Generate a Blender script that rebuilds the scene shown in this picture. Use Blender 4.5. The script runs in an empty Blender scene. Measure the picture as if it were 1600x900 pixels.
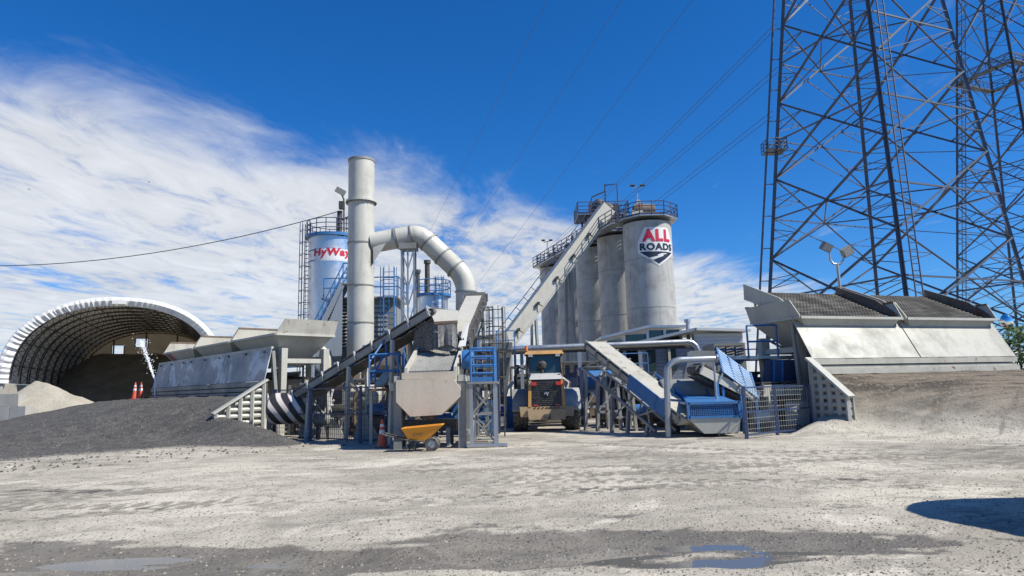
import bpy, bmesh, math, random
import numpy as np
from mathutils import Vector, Matrix
R = math.radians
random.seed(7)
S = bpy.context.scene
COL = S.collection

# ---------------------------------------------------------------- camera
FPX = 1066.67; TH = math.atan(160/FPX); RO = R(1.5); EYE = 1.7
cF = Vector((0, math.cos(TH), math.sin(TH))); cU0 = Vector((0, -math.sin(TH), math.cos(TH))); cX = Vector((1, 0, 0))
cR = cX*math.cos(RO) - cU0*math.sin(RO); cU = cX*math.sin(RO) + cU0*math.cos(RO)
cam = bpy.data.cameras.new('camera'); cam.lens = 24; cam.sensor_width = 36; cam.clip_end = 5000; cam.clip_start = .1
co = bpy.data.objects.new('camera', cam); COL.objects.link(co)
m = Matrix((cR, cU, -cF)).transposed().to_4x4(); m.translation = (0, 0, EYE); co.matrix_world = m
S.camera = co
# ---------------------------------------------------------------- sun, sky, exposure
SAZ = 111; SEL = 47
S.view_settings.view_transform = 'Standard'; S.view_settings.look = 'None'
S.view_settings.exposure = 0.5; S.view_settings.gamma = 1; S.view_settings.use_curve_mapping = False
sl = bpy.data.lights.new('sun', 'SUN'); sl.energy = 5.0; sl.angle = R(.53); sl.color = (1, .95, .84)
so = bpy.data.objects.new('sun', sl); COL.objects.link(so)
sd = Vector((math.sin(R(SAZ))*math.cos(R(SEL)), math.cos(R(SAZ))*math.cos(R(SEL)), math.sin(R(SEL))))
so.rotation_euler = sd.to_track_quat('Z', 'Y').to_euler(); so.location = (30, -10, 60)
W = bpy.data.worlds.new('World'); S.world = W; W.use_nodes = True
def world():
    nt = W.node_tree; N = nt.nodes; L = nt.links; N.clear()
    def nd(t, **k):
        n = N.new(t)
        for a, b in k.items(): setattr(n, a, b)
        return n
    def mt(op, a, b=None, c=None, clamp=False):
        n = nd('ShaderNodeMath', operation=op, use_clamp=clamp)
        for i, v in enumerate((a, b, c)):
            if v is None: continue
            if isinstance(v, (int, float)): n.inputs[i].default_value = v
            else: L.new(v, n.inputs[i])
        return n.outputs[0]
    sky = nd('ShaderNodeTexSky', sky_type='NISHITA', sun_disc=False, sun_elevation=R(SEL), sun_rotation=R(SAZ))
    sky.air_density = 1.0; sky.dust_density = .25; sky.ozone_density = 4.0; sky.altitude = 50
    hs = nd('ShaderNodeHueSaturation'); hs.inputs['Saturation'].default_value = 1.12; hs.inputs['Value'].default_value = 1.0
    tint = nd('ShaderNodeMix', data_type='RGBA', blend_type='MULTIPLY'); tint.inputs['Factor'].default_value = 1; tint.inputs['B'].default_value = (.76, 1.14, 1.66, 1)
    L.new(sky.outputs[0], tint.inputs['A']); L.new(tint.outputs['Result'], hs.inputs['Color'])
    tc = nd('ShaderNodeTexCoord'); sp = nd('ShaderNodeSeparateXYZ'); L.new(tc.outputs['Generated'], sp.inputs[0])
    z = mt('MAXIMUM', sp.outputs[2], .03)
    px = mt('DIVIDE', sp.outputs[0], z); py = mt('DIVIDE', sp.outputs[1], z)
    cb = nd('ShaderNodeCombineXYZ'); L.new(px, cb.inputs[0]); L.new(py, cb.inputs[1])
    def noise(scale, detail, rough, sx=1, sy=1, rot=0, dist=0):
        mp = nd('ShaderNodeMapping'); mp.inputs['Scale'].default_value = (sx, sy, 1); mp.inputs['Rotation'].default_value = (0, 0, rot)
        L.new(cb.outputs[0], mp.inputs[0])
        n = nd('ShaderNodeTexNoise'); n.inputs['Scale'].default_value = scale; n.inputs['Detail'].default_value = detail
        n.inputs['Roughness'].default_value = rough; n.inputs['Distortion'].default_value = dist
        L.new(mp.outputs[0], n.inputs['Vector']); return n.outputs['Fac']
    big = noise(.42, 4, .55, 1, 1, .6, .3)
    mid = noise(1.7, 7, .62, 1, .55, R(-48), .5)
    fine = noise(4.6, 8, .66, 1, .42, R(35), .6)
    # the front edge of the cloud sheet: a straight line over the ground, frayed by noise
    d = mt('SUBTRACT', mt('SUBTRACT', py, mt('MULTIPLY', px, 1.15)), 3.35)
    edge = mt('ADD', mt('MULTIPLY', d, .62), mt('MULTIPLY', mt('SUBTRACT', mid, .5), 1.5))
    e2 = nd('ShaderNodeMapRange', interpolation_type='SMOOTHSTEP'); e2.inputs['From Min'].default_value = -.12; e2.inputs['From Max'].default_value = .75
    L.new(edge, e2.inputs['Value'])
    # body of the sheet thins out and opens in places
    body = mt('ADD', mt('ADD', mt('MULTIPLY', big, .62), mt('MULTIPLY', mid, .66)), mt('MULTIPLY', fine, .8))
    b2 = nd('ShaderNodeMapRange', interpolation_type='SMOOTHSTEP'); b2.inputs['From Min'].default_value = .7; b2.inputs['From Max'].default_value = 1.08
    L.new(body, b2.inputs['Value'])
    # sparse wisps ahead of the edge
    w = nd('ShaderNodeMapRange', interpolation_type='SMOOTHSTEP'); w.inputs['From Min'].default_value = .6; w.inputs['From Max'].default_value = .95
    L.new(mt('MULTIPLY', mid, mt('ADD', fine, .45)), w.inputs['Value'])
    den = mt('ADD', mt('MULTIPLY', e2.outputs[0], b2.outputs[0]), mt('MULTIPLY', w.outputs[0], .35), None, True)
    den = mt('MULTIPLY', den, .93)
    cc = nd('ShaderNodeMapRange'); cc.inputs['From Min'].default_value = .35; cc.inputs['From Max'].default_value = .65
    cc.inputs['To Min'].default_value = 7.6; cc.inputs['To Max'].default_value = 10.6; L.new(mt('ADD', mt('MULTIPLY', big, .5), mt('MULTIPLY', fine, .5)), cc.inputs['Value'])
    cl = nd('ShaderNodeCombineXYZ')
    L.new(mt('MULTIPLY', cc.outputs[0], .955), cl.inputs[0]); L.new(mt('MULTIPLY', cc.outputs[0], .985), cl.inputs[1]); L.new(mt('MULTIPLY', cc.outputs[0], 1.03), cl.inputs[2])
    mx = nd('ShaderNodeMix', data_type='RGBA'); L.new(den, mx.inputs['Factor']); L.new(hs.outputs[0], mx.inputs['A']); L.new(cl.outputs[0], mx.inputs['B'])
    bg = nd('ShaderNodeBackground'); bg.inputs['Strength'].default_value = .06; L.new(mx.outputs['Result'], bg.inputs['Color'])
    out = nd('ShaderNodeOutputWorld'); L.new(bg.outputs[0], out.inputs[0])
world()

# ---------------------------------------------------------------- helpers
def ray(u, v): return cF + cR*((u-800)/FPX) + cU*((450-v)/FPX)
def A(u, v, d):                       # the point on a pixel's ray at depth Y = d
    r = ray(u, v); return Vector((0, 0, EYE)) + r*(d/r.y)
def G(u, v, z=0):                     # the point on a pixel's ray at height z
    r = ray(u, v); return Vector((0, 0, EYE)) + r*((z-EYE)/r.z)
V = Vector

class MB:
    def __init__(s): s.v = []; s.f = []
    def add(s, vs, fs):
        o = len(s.v); s.v += [tuple(p) for p in vs]; s.f += [tuple(i+o for i in f) for f in fs]; return s
    def box(s, c, d, rz=0, M=None):
        c = V(c); h = V(d)/2; m = M or Matrix.Rotation(rz, 3, 'Z')
        vs = [c + m @ V((x*h.x, y*h.y, z*h.z)) for z in (-1, 1) for y in (-1, 1) for x in (-1, 1)]
        return s.add(vs, [(0, 2, 3, 1), (4, 5, 7, 6), (0, 1, 5, 4), (2, 6, 7, 3), (0, 4, 6, 2), (1, 3, 7, 5)])
    def beam(s, p, q, w, h, up=(0, 0, 1)):
        p = V(p); q = V(q); y = (q-p).normalized(); x = y.cross(V(up))
        if x.length < 1e-3: x = y.cross(V((1, 0, 0)))
        x.normalize(); z = x.cross(y)
        return s.box((p+q)/2, (w, (q-p).length, h), M=Matrix((x, y, z)).transposed())
    def tube(s, p, q, r, r2=None, n=8, cap=True):
        p = V(p); q = V(q); r2 = r if r2 is None else r2
        d = (q-p).normalized(); x = d.orthogonal().normalized(); y = d.cross(x)
        vs = []
        for c, rr in ((p, r), (q, r2)):
            vs += [c + (x*math.cos(2*math.pi*i/n) + y*math.sin(2*math.pi*i/n))*rr for i in range(n)]
        fs = [(i, (i+1) % n, n+(i+1) % n, n+i) for i in range(n)]
        if cap: fs += [tuple(range(n))[::-1], tuple(range(n, 2*n))]
        return s.add(vs, fs)
    def path(s, pts, r, n=6):
        pts = [V(p) for p in pts]; vs = []; x = None
        for i, p in enumerate(pts):
            d = (pts[min(i+1, len(pts)-1)] - pts[max(i-1, 0)]).normalized()
            x = d.orthogonal().normalized() if x is None else (x - d*x.dot(d)).normalized()
            y = d.cross(x)
            vs += [p + (x*math.cos(2*math.pi*k/n) + y*math.sin(2*math.pi*k/n))*r for k in range(n)]
        fs = [(i*n+k, i*n+(k+1) % n, (i+1)*n+(k+1) % n, (i+1)*n+k) for i in range(len(pts)-1) for k in range(n)]
        fs += [tuple(range(n))[::-1], tuple(range((len(pts)-1)*n, len(pts)*n))]
        return s.add(vs, fs)
    def lathe(s, c, prof, n=24, axis='Z'):     # prof: list of (radius, height)
        c = V(c); vs = []
        ax = {'Z': (V((1, 0, 0)), V((0, 1, 0)), V((0, 0, 1))), 'X': (V((0, 1, 0)), V((0, 0, 1)), V((1, 0, 0))), 'Y': (V((1, 0, 0)), V((0, 0, 1)), V((0, -1, 0)))}[axis]
        for r, h in prof: vs += [c + ax[2]*h + (ax[0]*math.cos(2*math.pi*k/n) + ax[1]*math.sin(2*math.pi*k/n))*max(r, 1e-4) for k in range(n)]
        fs = [(i*n+k, i*n+(k+1) % n, (i+1)*n+(k+1) % n, (i+1)*n+k) for i in range(len(prof)-1) for k in range(n)]
        return s.add(vs, fs)
    def plate(s, pts, t, dirn=None):           # polygon thickened along its normal
        pts = [V(p) for p in pts]; n = len(pts)
        nn = V(dirn) if dirn is not None else (pts[1]-pts[0]).cross(pts[2]-pts[1]).normalized()
        vs = [p - nn*t/2 for p in pts] + [p + nn*t/2 for p in pts]
        return s.add(vs, [tuple(range(n))[::-1], tuple(range(n, 2*n))] + [(i, (i+1) % n, n+(i+1) % n, n+i) for i in range(n)])
    def loft(s, a, b):                         # closed skin between two equal polygons
        n = len(a)
        return s.add(list(a)+list(b), [tuple(range(n))[::-1], tuple(range(n, 2*n))] + [(i, (i+1) % n, n+(i+1) % n, n+i) for i in range(n)])
    def ball(s, c, r, n=8, sz=1):
        return s.lathe(c, [(r*math.sin(math.pi*i/n), -r*sz*math.cos(math.pi*i/n)) for i in range(n+1)], n*2)
    def rail(s, pts, h=1.05, rails=2, r=.03, sp=1.4, toe=False):
        pts = [V(p) for p in pts]
        for p, q in zip(pts, pts[1:]):
            k = max(1, round((q-p).length/sp))
            for i in range(k+1): b = p.lerp(q, i/k); s.tube(b, b+V((0, 0, h)), r, n=5)
            for j in range(rails): o = V((0, 0, h*(j+1)/rails)); s.tube(p+o, q+o, r, n=5)
            if toe: s.beam(p+V((0, 0, .08)), q+V((0, 0, .08)), .02, .14)
        return s
    def ladder(s, b, h, out, cage=True, w=.5, r=.03):
        b = V(b); out = V(out).normalized(); sx = out.cross(V((0, 0, 1)))
        for k in (-1, 1): s.tube(b+sx*k*w/2, b+sx*k*w/2+V((0, 0, h)), r, n=5)
        z = .2
        while z < h: s.tube(b+sx*w/2+V((0, 0, z)), b-sx*w/2+V((0, 0, z)), r*.7, n=4); z += .33
        if cage:
            z = 2.2
            an = [R(a) for a in (0, 36, 72, 108, 144, 180)]
            while z <= h+.01:
                s.path([b + sx*math.cos(a)*w*.72 + out*(.12+math.sin(a)*.62) + V((0, 0, z)) for a in an], r*.8, 4); z += .95
            for a in an[::1]:
                p = b + sx*math.cos(a)*w*.72 + out*(.12+math.sin(a)*.62); s.tube(p+V((0, 0, 2.2)), p+V((0, 0, h)), r*.6, n=4)
        return s
    def build(s, name, mat, parent=None, label=None, cat=None, group=None, kind=None, smooth=True, origin=None):
        me = bpy.data.meshes.new(name)
        o = bpy.data.objects.new(name, me); COL.objects.link(o)
        if parent is not None:
            o.parent = parent; base = V((0, 0, 0)); q = parent
            while q: base += q.location; q = q.parent
        else:
            a = np.array(s.v); base = V(origin) if origin is not None else V((*(a.min(0)+a.max(0))[:2]/2, a[:, 2].min()))
            o.location = base
        me.from_pydata([(p[0]-base.x, p[1]-base.y, p[2]-base.z) for p in s.v], [], s.f)
        bm = bmesh.new(); bm.from_mesh(me); bmesh.ops.recalc_face_normals(bm, faces=bm.faces); bm.to_mesh(me); bm.free()
        if smooth:
            me.polygons.foreach_set('use_smooth', [True]*len(me.polygons)); me.set_sharp_from_angle(angle=R(35))
        me.materials.append(mat)
        tag(o, label, cat, group, kind); return o
def tag(o, label=None, cat=None, group=None, kind=None):
    for k, v in (('label', label), ('category', cat), ('group', group), ('kind', kind)):
        if v: o[k] = v
    return o
def thing(name, label, cat, loc, group=None):
    o = bpy.data.objects.new(name, None); COL.objects.link(o); o.location = loc; o.empty_display_size = .3
    return tag(o, label, cat, group)

# ---------------------------------------------------------------- materials
def newmat(name):
    m = bpy.data.materials.new(name); m.use_nodes = True; nt = m.node_tree
    return m, nt, nt.nodes, nt.links, nt.nodes['Principled BSDF']
def nz(nt, vec, scale, detail=5, rough=.6, sc=None, dist=0):
    N = nt.nodes; L = nt.links
    if sc:
        mp = N.new('ShaderNodeMapping'); mp.inputs['Scale'].default_value = sc; L.new(vec, mp.inputs[0]); vec = mp.outputs[0]
    n = N.new('ShaderNodeTexNoise'); n.inputs['Scale'].default_value = scale; n.inputs['Detail'].default_value = detail
    n.inputs['Roughness'].default_value = rough; n.inputs['Distortion'].default_value = dist; L.new(vec, n.inputs['Vector']); return n.outputs['Fac']
def rng(nt, v, a, b, c=0, d=1, smooth=True):
    n = nt.nodes.new('ShaderNodeMapRange'); n.interpolation_type = 'SMOOTHSTEP' if smooth else 'LINEAR'
    for k, x in zip(('From Min', 'From Max', 'To Min', 'To Max'), (a, b, c, d)): n.inputs[k].default_value = x
    nt.links.new(v, n.inputs['Value']); return n.outputs[0]
def mix(nt, f, a, b, mode='MIX'):
    n = nt.nodes.new('ShaderNodeMix'); n.data_type = 'RGBA'; n.blend_type = mode
    for k, x in (('Factor', f), ('A', a), ('B', b)):
        if isinstance(x, (int, float)): n.inputs[k].default_value = x
        elif isinstance(x, tuple): n.inputs[k].default_value = (*x, 1)[:4]
        else: nt.links.new(x, n.inputs[k])
    return n.outputs['Result']
def mth(nt, op, a, b=None):
    n = nt.nodes.new('ShaderNodeMath'); n.operation = op
    for i, x in enumerate((a, b)):
        if x is None: continue
        if isinstance(x, (int, float)): n.inputs[i].default_value = x
        else: nt.links.new(x, n.inputs[i])
    return n.outputs[0]
def bump(nt, h, strength, dist=.02):
    b = nt.nodes.new('ShaderNodeBump'); b.inputs['Strength'].default_value = strength; b.inputs['Distance'].default_value = dist
    nt.links.new(h, b.inputs['Height']); return b.outputs[0]
def paint(name, col, rough=.5, metal=0, dirt=.5, rust=.2, dust=.15, rustcol=(.16, .07, .035), bmp=.12):
    m, nt, N, L, P = newmat(name); col = tuple(x*.8 for x in col)
    g = N.new('ShaderNodeNewGeometry').outputs['Position']
    big = nz(nt, g, .9, 6, .65); st = nz(nt, g, 2.2, 5, .6, (1.6, 1.6, .16)); fi = nz(nt, g, 14, 4, .6); r_ = nz(nt, g, 2.6, 9, .68, None, .4)
    dk = tuple(c*.45+d for c, d in zip(col, (.02, .015, .01)))
    c = mix(nt, mth(nt, 'MULTIPLY', rng(nt, big, .42, .72), dirt*.8), col, dk)
    c = mix(nt, mth(nt, 'MULTIPLY', rng(nt, st, .5, .74), dirt*.7), c, dk)
    c = mix(nt, mth(nt, 'MULTIPLY', rng(nt, fi, .35, .7), dust), c, (.34, .31, .26))
    if rust: c = mix(nt, rng(nt, r_, .74-rust*.32, .8-rust*.3), c, rustcol)
    L.new(c, P.inputs['Base Color']); P.inputs['Metallic'].default_value = metal
    L.new(rng(nt, big, .3, .7, rough-.1, rough+.18), P.inputs['Roughness'])
    
    if bmp: L.new(bump(nt, fi, bmp, .01), P.inputs['Normal'])
    return m
M = {}
M['beige'] = paint('beige_paint', (.53, .525, .465), .5, 0, .45, .12)
M['beige_dirty'] = paint('dirty_beige_paint', (.50, .485, .42), .6, 0, .8, .42, .3)
M['cream'] = paint('cream_paint', (.6, .58, .51), .5, 0, .4, .1)
M['grey'] = paint('grey_paint', (.27, .28, .27), .5, 0, .6, .2, .25)
M['silo'] = paint('silo_paint', (.5, .5, .475), .5, 0, .75, .03, .1)
M['stack'] = paint('stack_paint', (.6, .59, .525), .5, 0, .55, .16, .1)
M['galv'] = paint('galvanised_steel', (.5, .52, .54), .38, .75, .4, .05, .1)
M['tank'] = paint('bright_tank_cladding', (.74, .77, .8), .34, .85, .12, 0, .0, bmp=0)
M['blue'] = paint('blue_paint', (.018, .17, .46), .45, 0, .6, .2, .14)
M['paleblue'] = paint('pale_blue_steel', (.22, .36, .56), .4, .2, .5, .05, .1)
M['navy'] = paint('navy_paint', (.02, .045, .13), .45, 0, .4, .1, .08)
M['dark'] = paint('dark_steel', (.045, .045, .045), .6, .2, .5, .3, .25)
M['black'] = paint('black_bar_steel', (.022, .021, .02), .7, 0, .3, .15, .04)
M['rusty'] = paint('rusty_steel', (.2, .15, .11), .75, .2, .7, .7, .2)
M['rubber'] = paint('black_rubber', (.035, .036, .04), .62, 0, .4, 0, .35)
M['curtain'] = paint('worn_rubber_sheet', (.15, .155, .16), .5, 0, .7, 0, .5)
M['tower'] = paint('tower_steel', (.1, .12, .165), .5, .3, .4, .03, .03)
M['tan'] = paint('dusty_tan_paint', (.48, .33, .17), .65, 0, .9, .2, .5)
M['yellow'] = paint('yellow_paint', (.6, .3, .055), .5, 0, .8, .12, .38)
M['orange'] = paint('orange_tray', (.85, .33, .015), .4, 0, .2, .03, .08)
M['coneorange'] = paint('cone_orange', (.75, .09, .03), .5, 0, .35, 0, .15)
M['white'] = paint('white_paint', (.78, .78, .76), .5, 0, .25, .03, .1)
M['red'] = paint('red_paint', (.55, .02, .035), .4, 0, .1, 0, .03)
M['logored'] = paint('logo_red', (.62, .012, .05), .4, 0, .05, 0, 0)
M['logonavy'] = paint('logo_navy', (.012, .02, .045), .4, 0, .05, 0, 0)
M['logowhite'] = paint('logo_white', (.8, .8, .8), .4, 0, .05, 0, 0)
M['concrete'] = paint('concrete', (.47, .46, .43), .85, 0, .6, 0, .3)
M['siding'] = paint('white_siding', (.72, .74, .76), .5, 0, .2, 0, .05)
M['sidinggrey'] = paint('blue_grey_siding', (.26, .31, .38), .5, 0, .25, 0, .05)
M['brick'] = paint('red_brick', (.2, .07, .05), .85, 0, .5, 0, .2)
M['panel'] = paint('ramp_panel_paint', (.37, .37, .325), .5, 0, .55, .16, .2)
M['pan'] = paint('worn_tan_paint', (.66, .57, .45), .6, 0, .5, .3, .25, (.4, .24, .15))
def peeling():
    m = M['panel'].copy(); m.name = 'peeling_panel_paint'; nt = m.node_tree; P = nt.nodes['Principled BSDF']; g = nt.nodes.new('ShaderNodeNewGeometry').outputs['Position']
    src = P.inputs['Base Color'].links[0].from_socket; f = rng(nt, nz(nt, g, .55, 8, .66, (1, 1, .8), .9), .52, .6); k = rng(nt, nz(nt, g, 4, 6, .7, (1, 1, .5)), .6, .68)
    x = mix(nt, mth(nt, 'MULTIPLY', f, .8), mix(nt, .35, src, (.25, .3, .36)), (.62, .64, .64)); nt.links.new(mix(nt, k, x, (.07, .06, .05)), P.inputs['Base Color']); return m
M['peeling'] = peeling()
def glassmat(name, col, rough=.05):
    m, nt, N, L, P = newmat(name); P.inputs['Base Color'].default_value = (*col, 1); P.inputs['Roughness'].default_value = rough
    P.inputs['Specular IOR Level'].default_value = .7; return m
M['glass'] = glassmat('cab_glass', (.03, .05, .05)); M['lens'] = glassmat('lamp_lens', (.35, .35, .33), .15)
M['tail'] = glassmat('tail_lens', (.45, .02, .02), .2); M['amber'] = glassmat('amber_lens', (.8, .2, .02), .2)
mm, nt, N, L, P = newmat('mirror_glass'); P.inputs['Metallic'].default_value = 1; P.inputs['Roughness'].default_value = .03; P.inputs['Base Color'].default_value = (.9, .9, .9, 1); M['mirror'] = mm
def fabric(name, col, tr):
    m, nt, N, L, P = newmat(name); g = N.new('ShaderNodeNewGeometry').outputs['Position']
    c = mix(nt, rng(nt, nz(nt, g, .8, 6), .4, .75, 0, .5), col, tuple(x*.72 for x in col)); L.new(c, P.inputs['Base Color']); P.inputs['Roughness'].default_value = .6
    t = N.new('ShaderNodeBsdfTranslucent'); L.new(mix(nt, 1.0, c, (.95, .8, .58), 'MULTIPLY'), t.inputs['Color'])
    x = N.new('ShaderNodeMixShader'); x.inputs[0].default_value = tr; L.new(P.outputs[0], x.inputs[1]); L.new(t.outputs[0], x.inputs[2])
    L.new(x.outputs[0], N['Material Output'].inputs[0]); return m
M['fabric'] = fabric('white_shelter_fabric', (.66, .66, .65), .07); M['endwall'] = fabric('tan_end_wall', (.5, .44, .34), .3)
def sandmat(name, c1, c2):
    m, nt, N, L, P = newmat(name); g = N.new('ShaderNodeNewGeometry').outputs['Position']
    a = nz(nt, g, .9, 8, .65); b = nz(nt, g, 9, 6, .7)
    c = mix(nt, rng(nt, a, .35, .65), c1, c2); c = mix(nt, rng(nt, b, .4, .75, 0, .45), c, tuple(x*.5 for x in c1))
    L.new(c, P.inputs['Base Color']); P.inputs['Roughness'].default_value = .95; L.new(bump(nt, b, .7, .12), P.inputs['Normal']); return m
M['sand'] = sandmat('pale_sand', (.33, .3, .24), (.4, .365, .3)); M['darksand'] = sandmat('dark_sand', (.13, .12, .095), (.2, .18, .145))  # darksand has a darker overall tone than the pale sand
M['leaf'] = sandmat('leaves', (.06, .11, .03), (.1, .16, .045))
mm, nt, N, L, P = newmat('water_drops'); P.inputs['Base Color'].default_value = (.9, .93, .97, 1); P.inputs['Roughness'].default_value = .1; M['drops'] = mm
mm, nt, N, L, P = newmat('puddle_water'); P.inputs['Base Color'].default_value = (.10, .095, .085, 1); P.inputs['Roughness'].default_value = .045; P.inputs['IOR'].default_value = 1.33
g = N.new('ShaderNodeNewGeometry').outputs['Position']; L.new(bump(nt, nz(nt, g, 9, 3), .05, .01), P.inputs['Normal']); M['water'] = mm
def groundmat():
    m, nt, N, L, P = newmat('gravel_yard'); g = N.new('ShaderNodeNewGeometry').outputs['Position']
    def at(n): a = N.new('ShaderNodeAttribute'); a.attribute_name = n; return a.outputs['Fac']
    dk, wet, br = at('dark'), at('wet'), at('brown')
    A1 = nz(nt, g, .22, 6, .6); A2 = nz(nt, g, 1.1, 8, .68, (.8, 1.1, 1), .8); A3 = nz(nt, g, 7, 6, .7); A4 = nz(nt, g, 45, 3, .7)
    c = mix(nt, rng(nt, A1, .36, .62), (.3, .274, .225), (.5, .46, .38))
    c = mix(nt, rng(nt, A2, .46, .66, 0, .7), c, (.215, .196, .165)); c = mix(nt, rng(nt, nz(nt, g, .55, 7, .62, (.7, 1., 1), 1.4), .54, .66, 0, .75), c, (.6, .555, .465))
    c = mix(nt, rng(nt, A3, .52, .74, 0, .6), c, (.185, .17, .145)); trk = at('track'); c = mix(nt, mth(nt, 'MULTIPLY', rng(nt, mth(nt, 'ADD', trk, mth(nt, 'MULTIPLY', mth(nt, 'SUBTRACT', A3, .5), .8)), .2, .7), .75), c, (.17, .152, .124))
    d = mix(nt, rng(nt, A2, .35, .7), (.05, .049, .047), (.105, .1, .093)); d = mix(nt, rng(nt, nz(nt, g, 3.2, 7, .75), .45, .62, 0, .7), d, (.035, .034, .033)); d = mix(nt, rng(nt, nz(nt, g, 11, 4, .8), .56, .68, 0, .6), d, (.2, .195, .18))
    TRK = nz(nt, g, 1.0, 6, .7, (.35, 2.6, 1), .5); b = mix(nt, rng(nt, TRK, .4, .6), (.17, .138, .1), (.05, .041, .031)); b = mix(nt, rng(nt, A3, .5, .7, 0, .6), b, (.3, .26, .2))
    c = mix(nt, br, c, b)
    dd = rng(nt, mth(nt, 'ADD', dk, mth(nt, 'MULTIPLY', mth(nt, 'SUBTRACT', A3, .5), .7)), .3, .62); c = mix(nt, dd, c, d)
    vo = N.new('ShaderNodeTexVoronoi'); vo.inputs['Scale'].default_value = 15; L.new(g, vo.inputs['Vector'])
    sx = N.new('ShaderNodeSeparateColor'); L.new(vo.outputs['Color'], sx.inputs[0])
    near = rng(nt, vo.outputs['Distance'], .2, .36, 1, 0)
    k = mth(nt, 'MULTIPLY', near, rng(nt, sx.outputs[0], .62, .72)); c = mix(nt, mth(nt, 'MULTIPLY', k, .75), c, (.1, .095, .09))
    k2 = mth(nt, 'MULTIPLY', near, rng(nt, sx.outputs[1], .8, .86)); c = mix(nt, mth(nt, 'MULTIPLY', k2, .6), c, (.46, .44, .4))
    c = mix(nt, rng(nt, A4, .45, .75, 0, .4), c, (.16, .15, .14))
    ww = rng(nt, mth(nt, 'ADD', wet, mth(nt, 'MULTIPLY', mth(nt, 'SUBTRACT', A3, .5), .8)), .25, .65)
    c = mix(nt, mth(nt, 'MULTIPLY', ww, .85), c, mix(nt, 1.0, c, (.36, .35, .34), 'MULTIPLY'))
    L.new(c, P.inputs['Base Color']); L.new(rng(nt, ww, 0, 1, .95, .5), P.inputs['Roughness']); P.inputs['Specular IOR Level'].default_value = .3
    hh = mth(nt, 'ADD', mth(nt, 'MULTIPLY', A3, 1.0), mth(nt, 'MULTIPLY', near, .5)); hh = mth(nt, 'ADD', hh, mth(nt, 'MULTIPLY', A4, .35))
    L.new(bump(nt, hh, .55, .05), P.inputs['Normal']); return m
M['ground'] = groundmat()
m, nt, N, L, P = newmat('stones'); g = N.new('ShaderNodeNewGeometry'); 
c = mix(nt, g.outputs['Random Per Island'], (.09, .083, .073), (.3, .275, .235)); L.new(c, P.inputs['Base Color']); P.inputs['Roughness'].default_value = .9; M['stones'] = m
m, nt, N, L, P = newmat('dark_stones'); g = N.new('ShaderNodeNewGeometry'); c = mix(nt, g.outputs['Random Per Island'], (.04, .04, .038), (.13, .125, .115)); L.new(c, P.inputs['Base Color']); P.inputs['Roughness'].default_value = .9; M['darkstones'] = m
def gridmat(name, col, fx, fz):       # fine open wire mesh, too small to build wire by wire
    m, nt, N, L, P = newmat(name); P.inputs['Base Color'].default_value = (*col, 1); P.inputs['Roughness'].default_value = .5; return m

# ---------------------------------------------------------------- ground
LO = V((-10.6, 29.2, 0)); LA = V((-.687, .727, 0)); LN = V((-.727, -.687, 0))
RO2 = V((10.66, 24.6, 0)); RA = V((.944, .33, 0)); RN = V((.33, -.944, 0))
def LB(u, s, z=0): return LO + LA*u + LN*s + V((0, 0, z))
def RB(u, s, z=0): return RO2 + RA*u + RN*s + V((0, 0, z))
def vnoise(x, y, seed):
    xi = np.floor(x).astype(np.int64); yi = np.floor(y).astype(np.int64); fx = x-xi; fy = y-yi
    fx = fx*fx*(3-2*fx); fy = fy*fy*(3-2*fy)
    def h(a, b):
        n = (a*374761393 + b*668265263 + seed*1442695041) & 0xffffffff; n = ((n ^ (n >> 13))*1274126177) & 0xffffffff
        return ((n ^ (n >> 16)) & 0xffff)/65535.
    return (h(xi, yi)*(1-fx)+h(xi+1, yi)*fx)*(1-fy) + (h(xi, yi+1)*(1-fx)+h(xi+1, yi+1)*fx)*fy
def fbm(x, y, seed, o=5):
    r = 0; a = .5
    for i in range(o): r = r + a*(vnoise(x*2**i, y*2**i, seed+i)-.5); a *= .55
    return r
def sst(x, a, b): t = np.clip((x-a)/(b-a), 0, 1); return t*t*(3-2*t)
def tracks(x, y):                      # tyre tracks: pairs of bands along wide arcs
    t = np.zeros_like(x)
    for cx, cy, r, st in ((-6, 60, 46.5, 1), (14, 70, 57, .8), (-30, 48, 42, .8), (26, 42, 31, 1), (34, 2, 27, .9), (6, -22, 37.5, .8), (-4, -30, 43.5, .9), (40, 60, 55, .8)):
        d = np.hypot(x-cx, y-cy)+.5*fbm(x*.2, y*.2, 91); ang = np.arctan2(y-cy, x-cx)*r
        for o in (0, 2.05):
            q = np.abs(d-r-o); band = 1-sst(q, .22, .36); lug = .6+.4*np.sign(np.sin(ang*2*np.pi/.34+np.sign(d-r-o)*1.6))
            t = np.maximum(t, st*band*lug*np.clip(.75+2.2*fbm(x*.25, y*.25, 95), 0, 1))
    return t
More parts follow.
